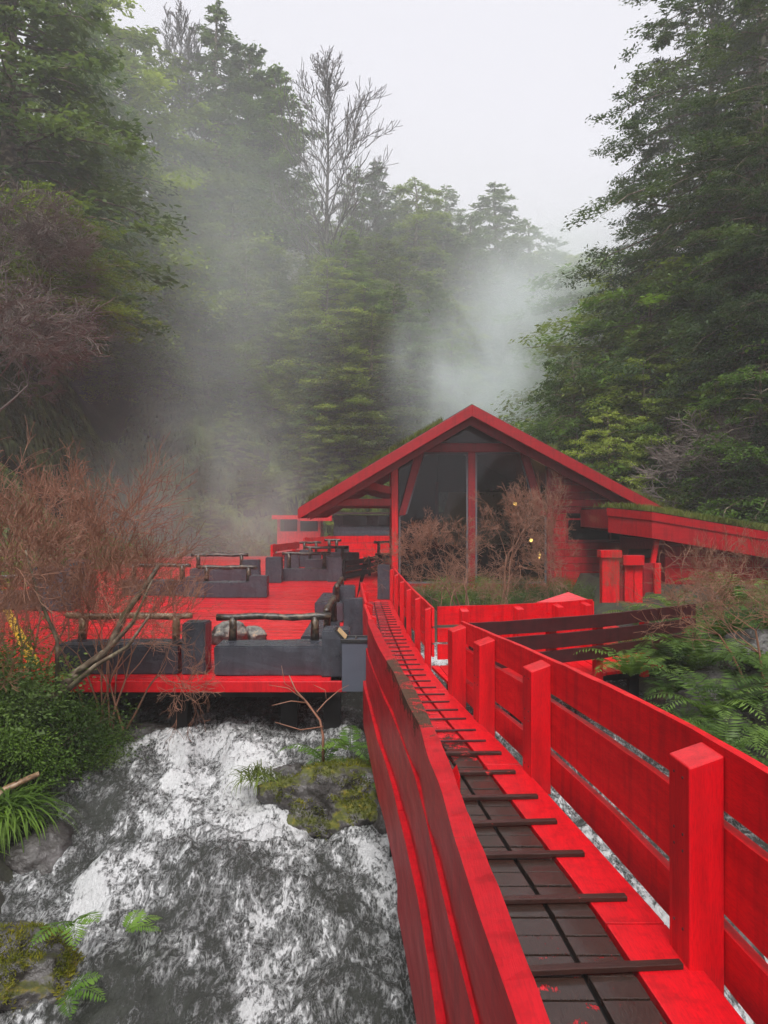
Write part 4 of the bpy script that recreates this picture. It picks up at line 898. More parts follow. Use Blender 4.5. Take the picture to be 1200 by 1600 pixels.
def bare_tall(name, seed, H=20., R_=4.5, nb=46, r0=.22, h0=.25, up=1.0, mt=TWIGG, minr=.018):
    """tall leafless tree: one straight trunk, ascending limbs, fine twigs at their ends"""
    rs = random.Random(seed); segs = []; top = []
    p = Vector((0, 0, 0)); ax = [p]
    for i in range(14): p = p + Vector((rs.gauss(0, .07), rs.gauss(0, .07), H / 14)); ax.append(p)
    for i in range(14): segs.append((tuple(ax[i]), tuple(ax[i + 1]), r0 * (1 - i / 14.5) + .015, r0 * (1 - (i + 1) / 14.5) + .015))
    def limb(p, d, L, r, lv):
        n = 5; q = p
        for i in range(n):
            d = (d + Vector((rs.gauss(0, .10), rs.gauss(0, .10), .07 + rs.gauss(0, .05)))).normalized(); q2 = q + d * L / n
            segs.append((tuple(q), tuple(q2), max(minr, r * (1 - i / (n + .5))), max(minr, r * (1 - (i + 1) / (n + .5)))))
            q = q2
            if lv and i:
                for _ in range(2 if lv > 1 else rs.choice([1, 2])):
                    o = d.orthogonal().normalized(); o.rotate(Matrix.Rotation(rs.uniform(0, 6.28), 3, d)); nd = d.copy(); nd.rotate(Matrix.Rotation(rs.uniform(.4, .8), 3, o)); nd.z += .15; nd.normalize(); limb(q, nd, L * rs.uniform(.3, .48), r * .5, lv - 1)
    for k in range(nb):
        t = h0 + (1 - h0) * (k + rs.random()) / nb; i = min(13, int(t * 14)); q = ax[i].lerp(ax[i + 1], t * 14 - i); az = k * 2.4 + rs.gauss(0, .4)
        L = R_ * (.35 + 1.0 * math.sin(math.pi * min(1, (1 - t) * .8 + .12)) ) * rs.uniform(.6, 1.1) * (1 - .45 * t)
        limb(q, Vector((math.cos(az), math.sin(az), up * (.6 + .9 * t))).normalized(), L, r0 * .38 * (1 - t * .6), 2)
    V, Fc = tubes_np(segs, 3); return {'twigs': mesh_np(name, V, Fc, mt, True), 'H': max(v[2] for v in V)}
# ---- tree kits
KA = [evergreen('slope_evergreen', 1, 14, 3.6, 170, 430, .085, lm=LEAFA), evergreen('slope_evergreen', 2, 14, 4.2, 150, 480, .09, lm=LEAFB, droop=.4, fat=.55),
      evergreen('slope_evergreen', 3, 14, 3.2, 170, 400, .085, lm=LEAFD, fat=.8), evergreen('slope_evergreen', 4, 14, 4.0, 150, 450, .085, lm=LEAFB, h0=.15, fat=.6, droop=.1),
      evergreen('slope_evergreen', 5, 14, 3.0, 160, 400, .085, lm=LEAFA, h0=.3, fat=.5, droop=.05)]
KR = [evergreen('big_evergreen', 11, 24, 6.5, 230, 1000, .075, lm=LEAFD, h0=.05, fat=.5, droop=.22, tuft=.55), evergreen('big_evergreen', 12, 24, 7.0, 210, 1050, .078, lm=LEAFD, h0=.04, fat=.45, droop=.3, tuft=.55)]
KS = [evergreen('small_evergreen', 21, 7, 3.4, 100, 520, .06, lm=LEAFN, h0=.1, fat=.35, droop=.3, tuft=.8), evergreen('small_evergreen', 22, 7, 3.0, 100, 480, .06, lm=LEAFB, h0=.1, fat=.4, droop=.2, tuft=.8)]
rg = random.Random(77)
def tree(kit, px, top, Y, label, group=None, wide=1.0, name='evergreen_tree', cat='tree', sink=.3, hh=None):
    x = (px - 600) * Y / F; zb = Hz(x, Y) - sink; zt = CZ - (top - HY) * Y / F
    h = max(2.0, zt - zb) if hh is None else hh; s = h / kit['H']
    return inst_tree(kit, name, label, cat, (x, Y, zb), s * wide, rg.uniform(0, 6.28), group, s)
# named trees of the skyline
tree(KA[2], 340, -8, 60, 'tallest dark evergreen on the skyline, right of the twin bare trees', wide=1.2)
tree(KA[4], 385, 66, 62, 'dark evergreen on the skyline beside the tallest one', wide=1.2)
tree(KA[4], 425, 100, 60, 'evergreen just left of the big bare tree on the skyline', wide=1.1)
tree(KA[3], 208, 38, 54, 'loose crowned evergreen on the skyline left of the twin bare trees', wide=1.3)
tree(KA[1], 165, -10, 50, 'tall grey green evergreen at the left end of the skyline', wide=1.2)
tree(KA[0], 95, -120, 44, 'very tall dark evergreen reaching above the frame on the left slope')
tree(KA[2], 5, -260, 33, 'dark evergreen at the left edge reaching out of the frame', wide=1.3)
tree(KA[0], 552, 256, 62, 'narrow pointed evergreen standing alone right of the big bare tree', wide=1.0)
tree(KA[3], 500, 330, 58, 'evergreen in front of the big bare tree foot', wide=1.3)
tree(KA[2], 600, 345, 66, 'misty evergreen at the dip of the skyline', wide=1.8)
tree(KA[0], 634, 325, 68, 'small pointed evergreen left of the pair on the far skyline', wide=1.7)
tree(KA[2], 682, 314, 72, 'pointed evergreen in the middle of the far skyline', wide=1.8)
tree(KA[0], 725, 372, 76, 'low evergreen between two taller pointed ones on the far skyline', wide=1.9)
tree(KA[2], 782, 282, 70, 'tall pointed evergreen highest on the far skyline behind the steam', wide=1.8)
tree(KA[0], 828, 345, 74, 'evergreen leaning on the right of the highest far one', wide=2)
tree(KA[1], 870, 388, 80, 'rounded far evergreen low in the gap of the valley', wide=2.2)
tree(KA[3], 910, 395, 84, 'farthest pale evergreen beside the right hand forest', wide=2.2)
BT = [bare_tall('bare_tree', 51), bare_tall('bare_tree', 52, R_=3.2, nb=50, r0=.18, up=1.7)]
tree(BT[0], 505, 66, 56, 'big bare grey tree standing against the white sky', wide=1.05, name='bare_tree')
tree(BT[1], 268, -5, 58, 'bare tree with upright twigs left of the tallest evergreen', wide=1.1, name='bare_tree')
tree(BT[1], 590, 240, 64, 'small faint bare tree behind the narrow pointed evergreen', wide=.9, name='bare_tree')
tree(BT[1], 290, 40, 60, 'second thinner bare tree touching the tallest evergreen', wide=.8, name='bare_tree')
# left slope, filling the wall of forest
GL = 'evergreens covering the steep left slope'; n = 0
for Y, x0, x1, step in ((54, 120, 620, 46), (48, 60, 600, 52), (42, 0, 560, 60), (36, -40, 420, 62), (30, -60, 290, 64), (25, -60, 190, 66)):
    px = x0
    while px < x1:
        q = px + rg.uniform(-16, 16); x = (q - 600) * Y / F; zb = Hz(x, Y)
        adj = ['mid green layered', 'olive drooping', 'dark slender', 'broad olive', 'open crowned']; pl_ = 'near the left edge of the frame' if q < 100 else 'below the left end of the skyline' if q < 220 else 'below the twin upright bare trees' if q < 340 else 'below the tallest skyline evergreens' if q < 460 else 'under the big bare tree' if q < 560 else 'above the left roof slope'
        if zb > (9.0 if Y <= 42 else 3.0):
            k = rg.choice(KA if Y > 40 else KA[:4]); h = rg.uniform(7.5, 12) * (1.15 if Y > 45 else 1.0)
            s = h / 14; inst_tree(k, 'evergreen_tree', adj[KA.index(k)] + ' evergreen on the ' + {54: 'crest', 48: 'upper slope', 42: 'middle slope', 36: 'middle slope', 30: 'nearer slope', 25: 'nearest slope'}[Y] + ' ' + pl_, 'tree', (x, Y, zb - .4), s * rg.uniform(1.1, 1.5), rg.uniform(0, 6.28), GL, s); n += 1
        px += step
# far end of the valley
GF = 'evergreens closing the far end of the valley'
for Y, x0, x1, step in ((50, 430, 760, 44), (58, 540, 860, 44), (64, 600, 960, 48), (72, 620, 1000, 52), (80, 700, 1000, 55)):
    px = x0
    while px < x1:
        q = px + rg.uniform(-14, 14); x = (q - 600) * Y / F; zb = Hz(x, Y)
        adj = ['mid green layered', 'olive drooping', 'dark slender', 'broad olive', 'open crowned']; pl_ = 'above the left roof slope' if q < 600 else 'left of the steam column' if q < 690 else 'behind the steam above the gable' if q < 800 else 'right of the steam column' if q < 900 else 'half hidden by the right hand forest'
        if zb > 1.0:
            k = rg.choice(KA); h = rg.uniform(9, 13) if Y < 60 else rg.uniform(12, 18); s = h / 14
            inst_tree(k, 'evergreen_tree', adj[KA.index(k)] + ' ' + {50: 'nearest', 58: 'near', 64: 'mid distance', 72: 'far', 80: 'farthest'}[Y] + ' hazy evergreen ' + pl_, 'tree', (x, Y, zb - .4), s * 1.35, rg.uniform(0, 6.28), GF, s)
        px += step
# right forest
for px, top, Y, k, wd, lab in ((1110, -120, 34, 0, .8, 'huge dark evergreen whose left edge meets the sky'), (1185, -260, 30, 1, .95, 'huge dark evergreen filling the upper right corner'), (1260, -200, 26, 0, 1., 'huge dark evergreen at the right edge of the frame'),
        (1045, 230, 42, 1, .65, 'tall evergreen below the leaning crown edge at right of the sky gap'), (1120, 180, 37, 0, .8, 'tall evergreen behind the huge ones on the right slope'), (1190, 120, 24, 1, .8, 'nearer big evergreen on the right slope above the annex'), (1290, 60, 22, 0, .8, 'big evergreen beyond the right edge over the annex')):
    tree(KR[k], px, top, Y, lab, wide=wd)
for px, top, Y, k, wd, lab in ((950, 400, 44, 0, 1.2, 'mid green tree low beside the far misty trees'), (965, 430, 36, 1, 1.2, 'spreading green tree on the lower right slope'), (900, 555, 27, 0, .7, 'light green tree with branches reaching over the house roof'),
        (1000, 560, 26, 1, 1.1, 'olive leaved tree just behind the annex'), (870, 640, 31, 0, .8, 'low leafy tree touching the right roof slope'), (950, 640, 24, 1, .8, 'low bright green tree between the house roof and annex'), (1050, 640, 24, 0, .9, 'dark leafy tree behind the purple twigs'), (1120, 600, 23, 1, 1.0, 'leafy tree on the right above the annex roof'), (1190, 560, 21, 0, 1., 'leafy tree at the right edge above the annex roof'), (1010, 440, 30, 0, 1.2, 'leafy tree midway up the right slope'), (1090, 420, 28, 1, 1.2, 'second leafy tree midway up the right slope'), (1170, 380, 26, 0, 1.2, 'third leafy tree midway up the right slope at the edge')):
    tree(KS[k], px, top, Y, lab, wide=wd)
tree(KS[1], 75, 185, 27, 'bright yellow green drooping tree above the purple brown twigs on the left', wide=1.5, hh=5.5, sink=-7)
# low leafy trees on the left foot of the slope
GS = 'low leafy trees at the foot of the left slope'
for px, Y, h in ((110, 28, 2.4), (150, 30, 2.6), (190, 32.5, 2.4), (230, 35, 2.6), (265, 37, 2.4), (300, 39, 3), (330, 40.5, 3), (200, 38.5, 2.5), (400, 43, 3.5), (470, 45, 4), (540, 47, 5), (610, 50, 6), (20, 20, 2.4), (360, 45, 3.5), (520, 44, 3.6), (580, 46, 4), (650, 50, 5), (700, 54, 6)):
    x = (px - 600) * Y / F; z = Hz(x, Y); inst_tree(KS[1], 'leafy_tree', 'low leafy tree among hanging ferns at the foot of the left slope', 'tree', (x, Y, z - .3), h / 7 * 1.1, rg.uniform(0, 6.28), GS, h / 7)

# hanging ferns and creepers on the cliffs: nobody could count them
def cliff(name, x0, x1, y0, y1, n, zlo, zhi, lab, seed, L=(.5, 1.3)):
    rs = np.random.RandomState(seed); X = rs.uniform(x0, x1, n * 4); Y = rs.uniform(y0, y1, n * 4); Z = Hn(X, Y)
    e = .25; gx = (Hn(X + e, Y) - Hn(X - e, Y)) / (2 * e); gy = (Hn(X, Y + e) - Hn(X, Y - e)) / (2 * e); g = np.hypot(gx, gy)
    dens = fbm(X * .5, Z * .6 + Y * .3, seed, 3)
    ok = (Z > zlo) & (Z < zhi) & (g > .4) & (rs.rand(n * 4) < np.clip(g * .5, .2, 1)) & (dens > .38); X, Y, Z, gx, gy, g = [a[ok][:n] for a in (X, Y, Z, gx, gy, g)]; n = len(X)
    d = np.stack([-gx / g, -gy / g], 1); a = rs.normal(0, .6, n); d = np.stack([d[:, 0] * np.cos(a) - d[:, 1] * np.sin(a), d[:, 0] * np.sin(a) + d[:, 1] * np.cos(a)], 1)
    Ls = rs.uniform(*L, n); sd_ = np.stack([-d[:, 1], d[:, 0], 0 * a], 1); w_ = Ls * rs.uniform(.05, .10, n)
    p0 = np.stack([X, Y, Z], 1); D = np.c_[d, 0 * a]; k = [(0, 0, .3), (.35, .28, 1), (.62, .1, .85), (.78, -.45, .12)]
    V = []
    for r, zz, ww in k: V += [p0 + D * (Ls * r)[:, None] + np.c_[0 * a, 0 * a, Ls * zz] + sd_ * (w_ * ww)[:, None], p0 + D * (Ls * r)[:, None] + np.c_[0 * a, 0 * a, Ls * zz] - sd_ * (w_ * ww)[:, None]]
    V = np.stack(V, 1); b_ = (np.arange(n) * 8)[:, None]; Fc = np.concatenate([b_ + np.array([[0, 1, 3, 2]]), b_ + np.array([[2, 3, 5, 4]]), b_ + np.array([[4, 5, 7, 6]])])
    tag(obj(name, mesh_np(name, V.reshape(-1, 3), Fc, FROND)), lab, 'ferns', None, 'stuff')
cliff('hanging_ferns', -20, -7, 12, 40, 42000, -.2, 14, 'mass of hanging fern fronds covering the steep left bank', 61, (.35, .95))
cliff('hanging_ferns', -16, 12, 38, 58, 26000, -.2, 16, 'mass of ferns and creepers on the far slope beside the roof', 62, (.5, 1.2))
cliff('slope_undergrowth', 11, 26, 14, 50, 22000, -.2, 20, 'leafy undergrowth covering the right slope', 63, (.4, 1.0))

# ---- bare shrubs
B1 = bare('bare_shrub', 71, 3.6, 1.05, 5, (2, 4), .035, TWIG, .62, .70, stems=4, minr=.004, upb=.3, wig=.25, nseg=3)
B2 = bare('bare_shrub', 72, 3.4, 1.1, 5, (2, 3), .03, TWIG, .55, .74, stems=3, minr=.0035, upb=.4, wig=.2, nseg=3)
B3 = bare('bare_shrub', 73, 2.2, 1.4, 4, (2, 4), .022, TWIG, .75, .74, stems=4, minr=.0028, upb=.2, wig=.24, nseg=3)
BP = bare('bare_shrub', 74, 5.0, 1.4, 5, (2, 4), .05, TWIGP, .6, .74, stems=3, minr=.009, upb=.1, wig=.18, nseg=3)
BN = bare('bare_shrub', 75, 3.6, 1.05, 5, (1, 3), .03, TWIG, .6, .74, stems=5, minr=.0033, upb=.3, wig=.2, nseg=3)
BM = bare('bare_shrub', 76, 3.6, 1.1, 5, (1, 3), .026, TWIG, .5, .76, stems=4, minr=.0033, upb=.4, wig=.17, nseg=3)
print('SEGS', [k['n'] for k in (B1, B2, B3, BP, BN, BM)])
def shrub(kit, px, base, top, Y, lab, wd=1, nm='bare_shrub', tilt=(0, 0), rz=None, zb=None):
    x = (px - 600) * Y / F; z = Hz(x, Y) - .05 if zb is None else zb; zt = CZ - (top - HY) * Y / F; s = (zt - z) / kit['H']
    return inst_tree(kit, nm, lab, 'shrub', (x, Y, z), s * wd, rg.uniform(0, 6.28) if rz is None else rz, None, s, tilt)
shrub(B1, 725, 0, 790, 17.5, 'wide bare twiggy shrub in front of the glazed house front', .95)
shrub(B1, 790, 0, 735, 18.5, 'taller bare shrub before the right pane of the house', .7, rz=2)
shrub(B3, 690, 0, 850, 16.5, 'low bare shrub at the left foot of the glazed front', .8)
shrub(B3, 790, 0, 870, 16.0, 'low tangle of bare twigs behind the side fence', .8)
shrub(B2, 875, 0, 730, 18.0, 'slender bare sapling before the red boarded wall', .5)
shrub(B2, 965, 0, 850, 13.5, 'thin bare shrub in front of the red door screen', .4)
shrub(B2, 1085, 0, 835, 11.5, 'bare brown shrub above the ferns before the annex', .8, zb=-.2)
shrub(B2, 1160, 0, 815, 10.5, 'bare brown shrub at the right edge above the ferns', .8, zb=-.2)
shrub(B3, 1190, 0, 840, 8.5, 'twiggy bare shrub close to the right edge among ferns', 1.0, zb=-.2)
shrub(BP, 1140, 0, 640, 22.5, 'purple brown leafless thicket above the annex roof', .75, 'bare_thicket')
shrub(BP, 1190, 0, 600, 21.5, 'second purple brown thicket at the right edge over the annex', 1.0, 'bare_thicket')
for px, top, Y, lab in ((30, 300, 24, 'purple brown leafless tree high on the left slope'), (20, 430, 21, 'purple brown leafless thicket at the left edge')):
    x = (px - 600) * Y / F; z = Hz(x, Y); zt = CZ - (top - HY) * Y / F; h = 4.6; inst_tree(BP, 'bare_thicket', lab, 'shrub', (x, Y - 1, max(z, zt - h)), h / 5 * 1.1, rg.uniform(0, 6), None, h / 5)
# big bush on the near left bank
shrub(BM, 30, 0, 640, 9.0, 'tall bare red brown bush at the left edge over the terrace', .9, zb=-.5)
shrub(B1, 110, 0, 690, 10.2, 'dense bare bush behind the leaning trunk', .6, zb=-.5)
shrub(BM, -20, 0, 700, 7.6, 'bare red brown bush at the very left edge', .9, zb=-.5)
shrub(BM, 160, 0, 745, 8.4, 'bare bush with spreading stems growing before the front bench', 1.0, zb=-.55, rz=1.0)
shrub(BN, 180, 0, 780, 8.25, 'bare twigs reaching right over the front benches', .7, zb=-.5, tilt=(0, .15), rz=0)
shrub(BM, -20, 0, 860, 7.4, 'tangled bare twigs in front of the yellow stripe', .8, zb=-.5)
t = bpy.data.objects.new('leaning_trunk', None)
def trunk(pts, rad, name, lab, cat, m_=BARK, extra=()):
    t = thing(name, lab, cat, pts[0]); o = Vector(pts[0]); m = MB(); m.tube([Vector(p) - o for p in pts], rad, 9, 0, .12, random.Random(5)); m.build('trunk', m_, t, smooth=True)
    for e, r in extra:
        m = MB(); m.tube([Vector(p) - o for p in e], r, 6, 0, .1, random.Random(6)); m.build('limb', m_, t, smooth=True)
trunk([Pt(60, 1120, 7.9), Pt(110, 1060, 8.0), Pt(170, 1015, 8.05), Pt(195, 960, 8.1), Pt(228, 915, 8.15), Pt(250, 880, 8.2)], [.07, .06, .045, .036, .03, .024], 'leaning_trunk', 'mossy leaning trunk with pale bark crossing the front bench', 'trunk',
      extra=[([Pt(110, 1060, 8.0), Pt(165, 1020, 7.95), Pt(210, 970, 7.9), Pt(238, 905, 7.9)], [.04, .03, .022, .012]), ([Pt(80, 1100, 7.9), Pt(150, 1040, 7.8), Pt(200, 1010, 7.7), Pt(235, 960, 7.7)], [.035, .025, .02, .01]), ([Pt(90, 1080, 7.9), Pt(90, 1000, 7.8), Pt(60, 930, 7.8), Pt(40, 860, 7.8)], [.03, .022, .016, .008])])
trunk([Pt(-60, 1290, 6.5), Pt(10, 1232, 6.6), Pt(62, 1208, 6.7)], [.04, .032, .022], 'fallen_branch', 'pale bare fallen branch lying at the foot of the leafy bank', 'branch', LOG)
# small crooked shrub above the mossy rock
p = Pt(505, 1190, 7.35)
trunk([p, Pt(505, 1150, 7.35), Pt(500, 1125, 7.4), Pt(480, 1098, 7.4), Pt(462, 1078, 7.4), Pt(452, 1055, 7.4)], [.014, .014, .013, .011, .008, .005], 'crooked_shrub', 'small crooked bare shrub rising behind the mossy rock', 'shrub', TWIG,
      extra=[([Pt(480, 1098, 7.4), Pt(455, 1095, 7.3), Pt(425, 1102, 7.2)], [.007, .005, .003]), ([Pt(495, 1112, 7.4), Pt(510, 1095, 7.5), Pt(530, 1078, 7.6), Pt(545, 1070, 7.6)], [.008, .006, .004, .002]), ([Pt(478, 1095, 7.4), Pt(450, 1075, 7.3), Pt(420, 1070, 7.3)], [.006, .004, .002]), ([Pt(505, 1135, 7.35), Pt(470, 1140, 7.3), Pt(430, 1128, 7.2)], [.007, .005, .003]), ([Pt(510, 1092, 7.5), Pt(508, 1078, 7.5), Pt(490, 1070, 7.5)], [.005, .004, .002]), ([Pt(462, 1078, 7.4), Pt(445, 1068, 7.4), Pt(440, 1040, 7.4)], [.004, .003, .002])])

# ---- rocks
rock('mossy_boulder', (-.47, 7.05, -.91), (.66, .46, .42), 11, MOSSR, 'big mossy boulder in the stream beside the walkway', 'rock', 6, .30)
rock('mossy_boulder', (-2.55, 4.85, -1.24), (.50, .36, .33), 12, MOSSD, 'mossy dark boulder at the lower left with fern fronds on it', 'rock', 6, .3)
rock('wet_boulder', (-1.0, 7.6, -.86), (.2, .2, .18), 13, ROCK, 'dark wet rock behind the big mossy boulder', 'rock', 5)
rock('wet_boulder', (3.75, 8.6, -.45), (.55, .6, .5), 14, ROCK, 'smooth grey wet boulder among ferns beyond the right fence', 'rock', 5)
rock('wet_boulder', (4.9, 9.6, -.1), (.6, .5, .5), 15, ROCK, 'rounded grey boulder behind the ferns at the right', 'rock', 5)
rock('wet_boulder', (2.35, 5.2, -1.1), (.28, .35, .3), 16, ROCK, 'small dark rock seen below the right fence beside its thickest post', 'rock', 5)
rock('wet_boulder', (-3.0, 6.35, -1.02), (.4, .35, .22), 17, ROCK, 'dark rock under the grassy fern clump on the left bank', 'rock', 5)
rock('wet_boulder', (-1.55, 6.15, -1.2), (.3, .25, .2), 18, ROCK, 'submerged rock breaking the white water left of centre', 'rock', 5)
rock('wet_boulder', (-.75, 5.75, -1.24), (.34, .26, .22), 19, ROCK, 'submerged brown rock in the rapids below the mossy boulder', 'rock', 5)
rock('wet_boulder', (.35, 6.9, -1.0), (.6, .5, .35), 20, ROCK, 'wet rock under the walkway behind its support', 'rock', 5)
rock('wet_boulder', (-2.9, 8.7, -.8), (.5, .4, .25), 22, ROCK, 'dark rock under the terrace edge beside the leafy bank', 'rock', 5)

# ---- ferns and low shrubs
FK = [fern('fern', 81, 1.0, 11), fern('fern', 82, .9, 9, rise=(.5, 1.1)), fern('fern', 83, 1.1, 10, rise=(.8, 1.3), curl=(1.4, 2.3), pl=.17)]
def put(kit, name, x, y, z, s, lab, cat, group=None, tilt=(0, 0), rz=None): return inst_tree(kit, name, lab, cat, (x, y, z), s, rg.uniform(0, 6.28) if rz is None else rz, group, None, tilt)
GFN = 'ferns crowding the right bank beyond the fence'
FLAB = ['fern drooping over the end of the dark maroon fence', 'upright fern behind the drooping one at the fence end', 'fern arching above the smooth grey boulder', 'fern rising in front of the annex wall, right of the door screen', 'fern at the right edge level with the maroon fence top', 'fern beside the foot of the door screen', 'tall fern under the bare brown shrub before the annex', 'high fern at the right edge under the twigs', 'fern spreading beside the right fence above its tallest plank', 'fern with broad fronds between fence and rounded boulder', 'big fern over the fence at the right edge', 'low fern touching the fence top left of the thickest post', 'small fern in front of the smooth grey boulder', 'lowest fern over the fence at the right edge', 'glossy fern at the right edge beside the rounded boulder', 'small fern behind the maroon fence end', 'small fern between the two boulders', 'topmost fern against the annex wall', 'topmost fern at the right edge', 'tiny fern near the fence top under the broad one', 'spreading fern covering the outer corner of the side boardwalk']
for i, (px, py, Y, s) in enumerate(((985, 1010, 8.6, .9), (1040, 985, 9.5, 1.0), (1090, 1010, 8.8, 1.0), (1130, 960, 10, 1.1), (1180, 1000, 9, 1.0), (1010, 960, 11, 1.0), (1075, 950, 11.5, 1.1), (1180, 940, 11, 1.1), (1110, 1075, 7.6, .85), (1160, 1060, 7.6, .9), (1200, 1110, 6.9, .8), (1130, 1125, 6.8, .7), (1075, 1090, 7.5, .6), (1190, 1150, 6.3, .6), (1230, 1050, 7.8, 1.0), (985, 985, 10.5, .8), (1050, 1035, 8.3, .7), (1145, 920, 12, 1.2), (1220, 960, 10, 1.2), (1095, 1120, 7.0, .5), (1060, 1015, 9.0, .9))):
    p = Pt(px, py, Y); z = max(p.z - .35, Hz(p.x, p.y) - .05)
    put(FK[i % 3], 'fern', p.x, p.y, z, s, FLAB[i], 'fern', GFN)
LK = [leafy('leafy_shrub', 91, 1.0, 1.0, 24000, .019, clumps=60), leafy('leafy_shrub', 92, 1.0, 1.1, 20000, .021, LEAFA, clumps=50), leafy('leafy_shrub', 93, 1.0, 1.0, 7000, .045, LEAFB)]
for i, (x, y, s, lab) in enumerate(((-3.55, 7.6, .85, 'rounded dense green shrub overhanging the stream at the terrace corner'), (-4.4, 7.7, 1.0, 'leafy green shrub at the foot of the leaning trunk'), (-4.0, 7.0, .75, 'leafy green shrub low on the left bank beside the white water'), (-4.9, 7.2, 1.0, 'leafy shrub at the left edge below the yellow stripe'), (-4.5, 6.5, .8, 'low dark leafy shrub above the fallen branch'), (-3.35, 8.15, .5, 'small leafy shrub tucked under the terrace edge'))):
    put(LK[i % 2], 'leafy_shrub', x, y, Hz(x, y) - .08, s, lab, 'shrub')
for i, (x, y, z, s) in enumerate(((5.6, 9.3, -.1, .8), (6.2, 11, -.1, .8), (4.6, 10.6, -.4, .7), (5.6, 12.2, -.3, .7), (6.8, 13.2, -.2, .8), (5.8, 7.6, 0, 1.0), (5.0, 6.8, -.1, .8))):
    put(LK[1], 'leafy_shrub', x, y, z, s, 'dark leafy shrub behind the ferns on the right bank', 'shrub', 'dark shrubs behind the right bank ferns')
for i, (x, y, s) in enumerate(((-10, 15.5, 1.8), (-10.2, 18.5, 1.9), (-10.6, 22, 2), (-11.0, 25.5, 2.), (-11.6, 29, 2.2), (-8.6, 12.5, 1.5), (-7.4, 10.4, 1.3), (-6.4, 9.0, 1.2), (-11.5, 33, 2.2), (-10, 36.5, 2.2), (-7.5, 38, 2.2))):
    put(LK[2], 'leafy_shrub', x, y, Hz(x, y) - .2, s, ['olive leafy shrub at the nearest end of the left rim bushes', 'olive leafy shrub behind the left edge bench end', 'olive leafy shrub beside the long left edge bench', 'olive leafy shrub behind the long left edge bench', 'olive leafy shrub past the far end of the left edge bench', 'olive leafy shrub left of the yellow stripe', 'olive leafy shrub behind the tall bare bush on the left rim', 'olive leafy shrub just above the leafy bank at the frame edge', 'olive leafy shrub far along the left rim in the steam', 'olive leafy shrub at the far left corner of the terrace', 'olive leafy shrub behind the terrace end, lost in steam'][i], 'shrub', 'shrubs along the left rim of the terrace')
for i, (x, y, s) in enumerate(((1.6, 20, .7), (2.6, 19.4, .8), (3.6, 19.8, .7), (4.6, 19, .8), (1.0, 18.5, .6), (3.2, 17.5, .6))):
    put(LK[1], 'leafy_shrub', x, y, Hz(x, y) - .05, s, 'low dark green plant under the glazed house front', 'shrub', 'low plants under the glazed front')
# grassy clump and leaning fronds on the left bank
def tuft(name, seed, n, L, lm, lab, loc, w_=.012):
    rs = np.random.RandomState(seed); V = []; Fc = []
    for i in range(n):
        az = rs.uniform(0, 6.283); l_ = L * rs.uniform(.6, 1.15); ri = rs.uniform(.7, 1.4); cu = rs.uniform(1.5, 2.6); b0 = rs.normal(0, .09, 2); s = np.linspace(0, 1, 7); th = ri - cu * s; r = np.cumsum(np.cos(th)) * l_ / 7; z = np.cumsum(np.sin(th)) * l_ / 7
        k = len(V)
        for j in range(7):
            ww = w_ * (1 - s[j] ** 2 * .9) ; x = b0[0] + math.cos(az) * r[j]; y = b0[1] + math.sin(az) * r[j]; V += [(x - math.sin(az) * ww, y + math.cos(az) * ww, z[j]), (x + math.sin(az) * ww, y - math.cos(az) * ww, z[j])]
        for j in range(6): Fc.append((k + 2 * j, k + 2 * j + 1, k + 2 * j + 3, k + 2 * j + 2))
    o = obj(name, mesh_np(name, V, Fc, lm)); o.location = loc; return tag(o, lab, 'plant')
tuft('grass_clump', 5, 420, .62, LEAFN, 'arching grassy clump hanging over the rapids at the left edge', (-3.3, 6.4, -.78), .010)
tuft('grass_clump', 6, 160, .30, LEAFB, 'yellowish grass tuft on the left end of the big mossy boulder', (-1.22, 7.1, -.66), .006)
tuft('grass_clump', 7, 200, .45, LEAFN, 'smaller grassy clump below on the left bank', (-3.55, 5.9, -.95), .010)
FS = [fern('fern', 85, .42, 3, FERNY, (.5, .9), (.8, 1.3), .10, .011, 16, (3.6, 5.6)), fern('fern', 86, .5, 5, FERNY, (.6, 1.1), (1.0, 1.7), .10, .010, 18)]
put(FS[0], 'fern', -2.1, 5.0, -.86, 1.0, 'bright green fern frond draped over the lower left boulder', 'fern', rz=.4)
put(FS[0], 'fern', -2.0, 4.62, -1.1, .85, 'bright small fern at the waterline below the lower left boulder', 'fern', rz=1.3)
put(FS[0], 'fern', -1.75, 5.0, -.92, .7, 'tiny bright fern sprig hanging over the white water', 'fern', rz=2.2)
put(FS[1], 'fern', -.62, 7.6, -.62, 1.15, 'fern growing behind the crooked bare shrub', 'fern')
put(FS[1], 'fern', -.35, 7.7, -.55, 1.2, 'fern rising in the dark behind the mossy boulder', 'fern')
put(FS[1], 'fern', -.05, 6.95, -.62, 1.0, 'fern tucked between the mossy boulder and the walkway railing', 'fern')
rg2 = random.Random(9)

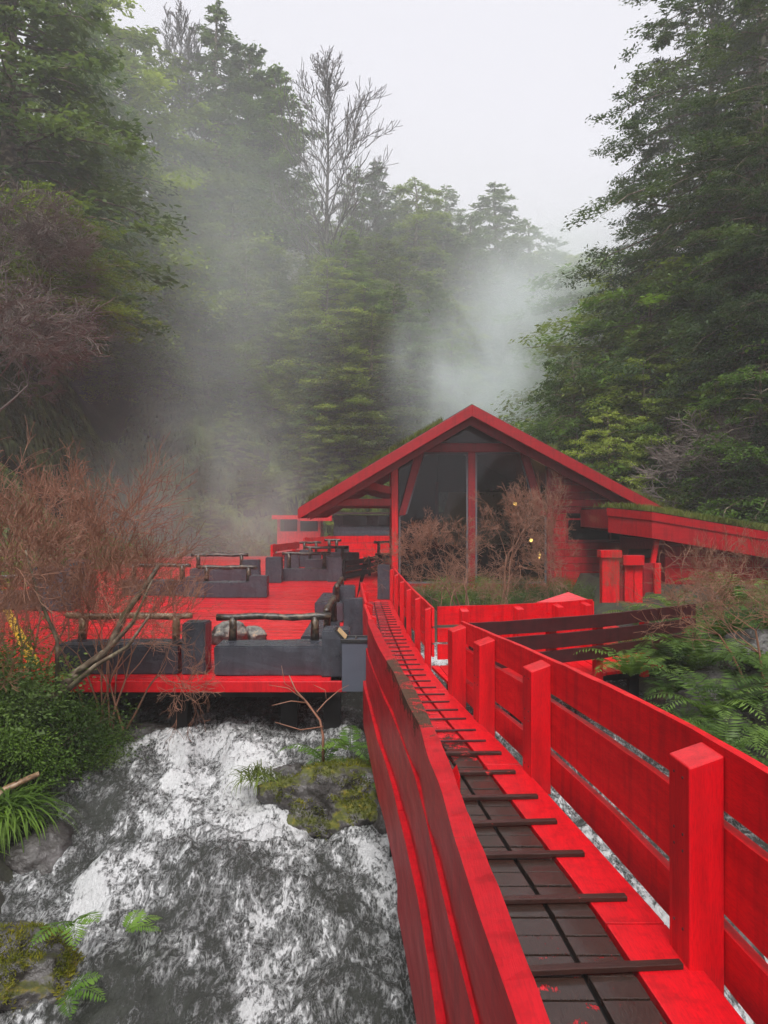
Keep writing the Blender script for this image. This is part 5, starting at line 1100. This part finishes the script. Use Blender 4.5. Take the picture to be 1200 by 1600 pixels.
# ================================================================ steam and haze
def steam(name, loc, s, dens, lab, seed, colr=(.9, .92, .95), nscale=1.2, lo=.42, hi=.7, aniso=0.):
    m, N, L, o = mat(name + '_air'); tc = N('TexCoord')
    ln = N('VectorMath', _operation='LENGTH'); L(tc.outputs['Object'], ln.inputs[0])
    fall = ramp(N, L, ln.outputs['Value'], [(.15, (1, 1, 1)), (1.0, (0, 0, 0))]); fall.color_ramp.interpolation = 'EASE'
    mp = N('Mapping'); mp.inputs['Location'].default_value = (seed, seed * .7, 0); mp.inputs['Scale'].default_value = (1, 1, .75); L(tc.outputs['Object'], mp.inputs[0])
    n = N('TexNoise', Scale=nscale, Detail=4, Roughness=.6, Distortion=.5); L(mp.outputs[0], n.inputs['Vector'])
    nr = ramp(N, L, n.outputs[0], [(lo, (0, 0, 0)), (hi, (1, 1, 1))])
    d = math_(N, L, 'MULTIPLY', math_(N, L, 'MULTIPLY', fall.outputs[0], nr.outputs[0]), dens)
    v = N('VolumePrincipled'); v.inputs['Color'].default_value = (*[min(1, q * 1.05) for q in colr], 1); v.inputs['Anisotropy'].default_value = aniso; L(d, v.inputs['Density']); L(v.outputs[0], o.inputs['Volume'])
    m.cycles.volume_step_rate = 1.0
    bm = bmesh.new(); bmesh.ops.create_icosphere(bm, subdivisions=3, radius=1); me = bpy.data.meshes.new(name); bm.to_mesh(me); bm.free(); me.materials.append(m)
    o_ = obj(name, me); o_.location = loc; o_.scale = s; return tag(o_, lab, 'steam', None, 'stuff')
steam('steam', (6.2, 40, 9.5), (7.5, 6, 8.5), .55, 'pale blue steam rising behind the house roof', 2, (.88, .94, 1.0), 1.7, .40, .70)
steam('steam', (11, 43, 15), (8, 6, 8), .28, 'thinner steam spreading upward to the right of the plume', 23, (.90, .95, 1.0), 1.7, .42, .68)
steam('steam', (-8.4, 33, 2.8), (8, 6, 6.5), .15, 'low steam drifting over the far left of the terrace', 5, (.86, .95, 1), 1.7, .38, .66)
steam('fog_bank', (-16, 44, 19), (22, 9, 18), .036, 'fog bank drifting among the trees of the left slope', 9, (.9, .97, 1), 1.3, .2, .62)
steam('fog_bank', (-9, 36, 12), (9, 6, 10), .06, 'wisp of fog before the lower trees of the left slope', 31, (.9, .97, 1), 2.0, .38, .66)
steam('fog_bank', (3, 60, 18), (24, 12, 20), .04, 'fog bank filling the far end of the valley', 13, (.92, .96, 1), 1.3, .25, .6)
steam('fog_bank', (17, 28, 17), (8, 8, 11), .035, 'thin mist in front of the right hand forest', 17, (.93, .96, 1), 1.6, .3, .6)
m, N, L, o = mat('haze_air'); v = N('VolumePrincipled', Density=.0022); v.inputs['Color'].default_value = (.97, .98, 1, 1); v.inputs['Anisotropy'].default_value = .0; L(v.outputs[0], o.inputs['Volume'])
mb = MB(); mb.box(-165, 165, -65, 265, -8, 75); hz = mb.build('haze', m); tag(hz, 'thin wet mist filling the whole valley', 'haze', None, 'stuff')
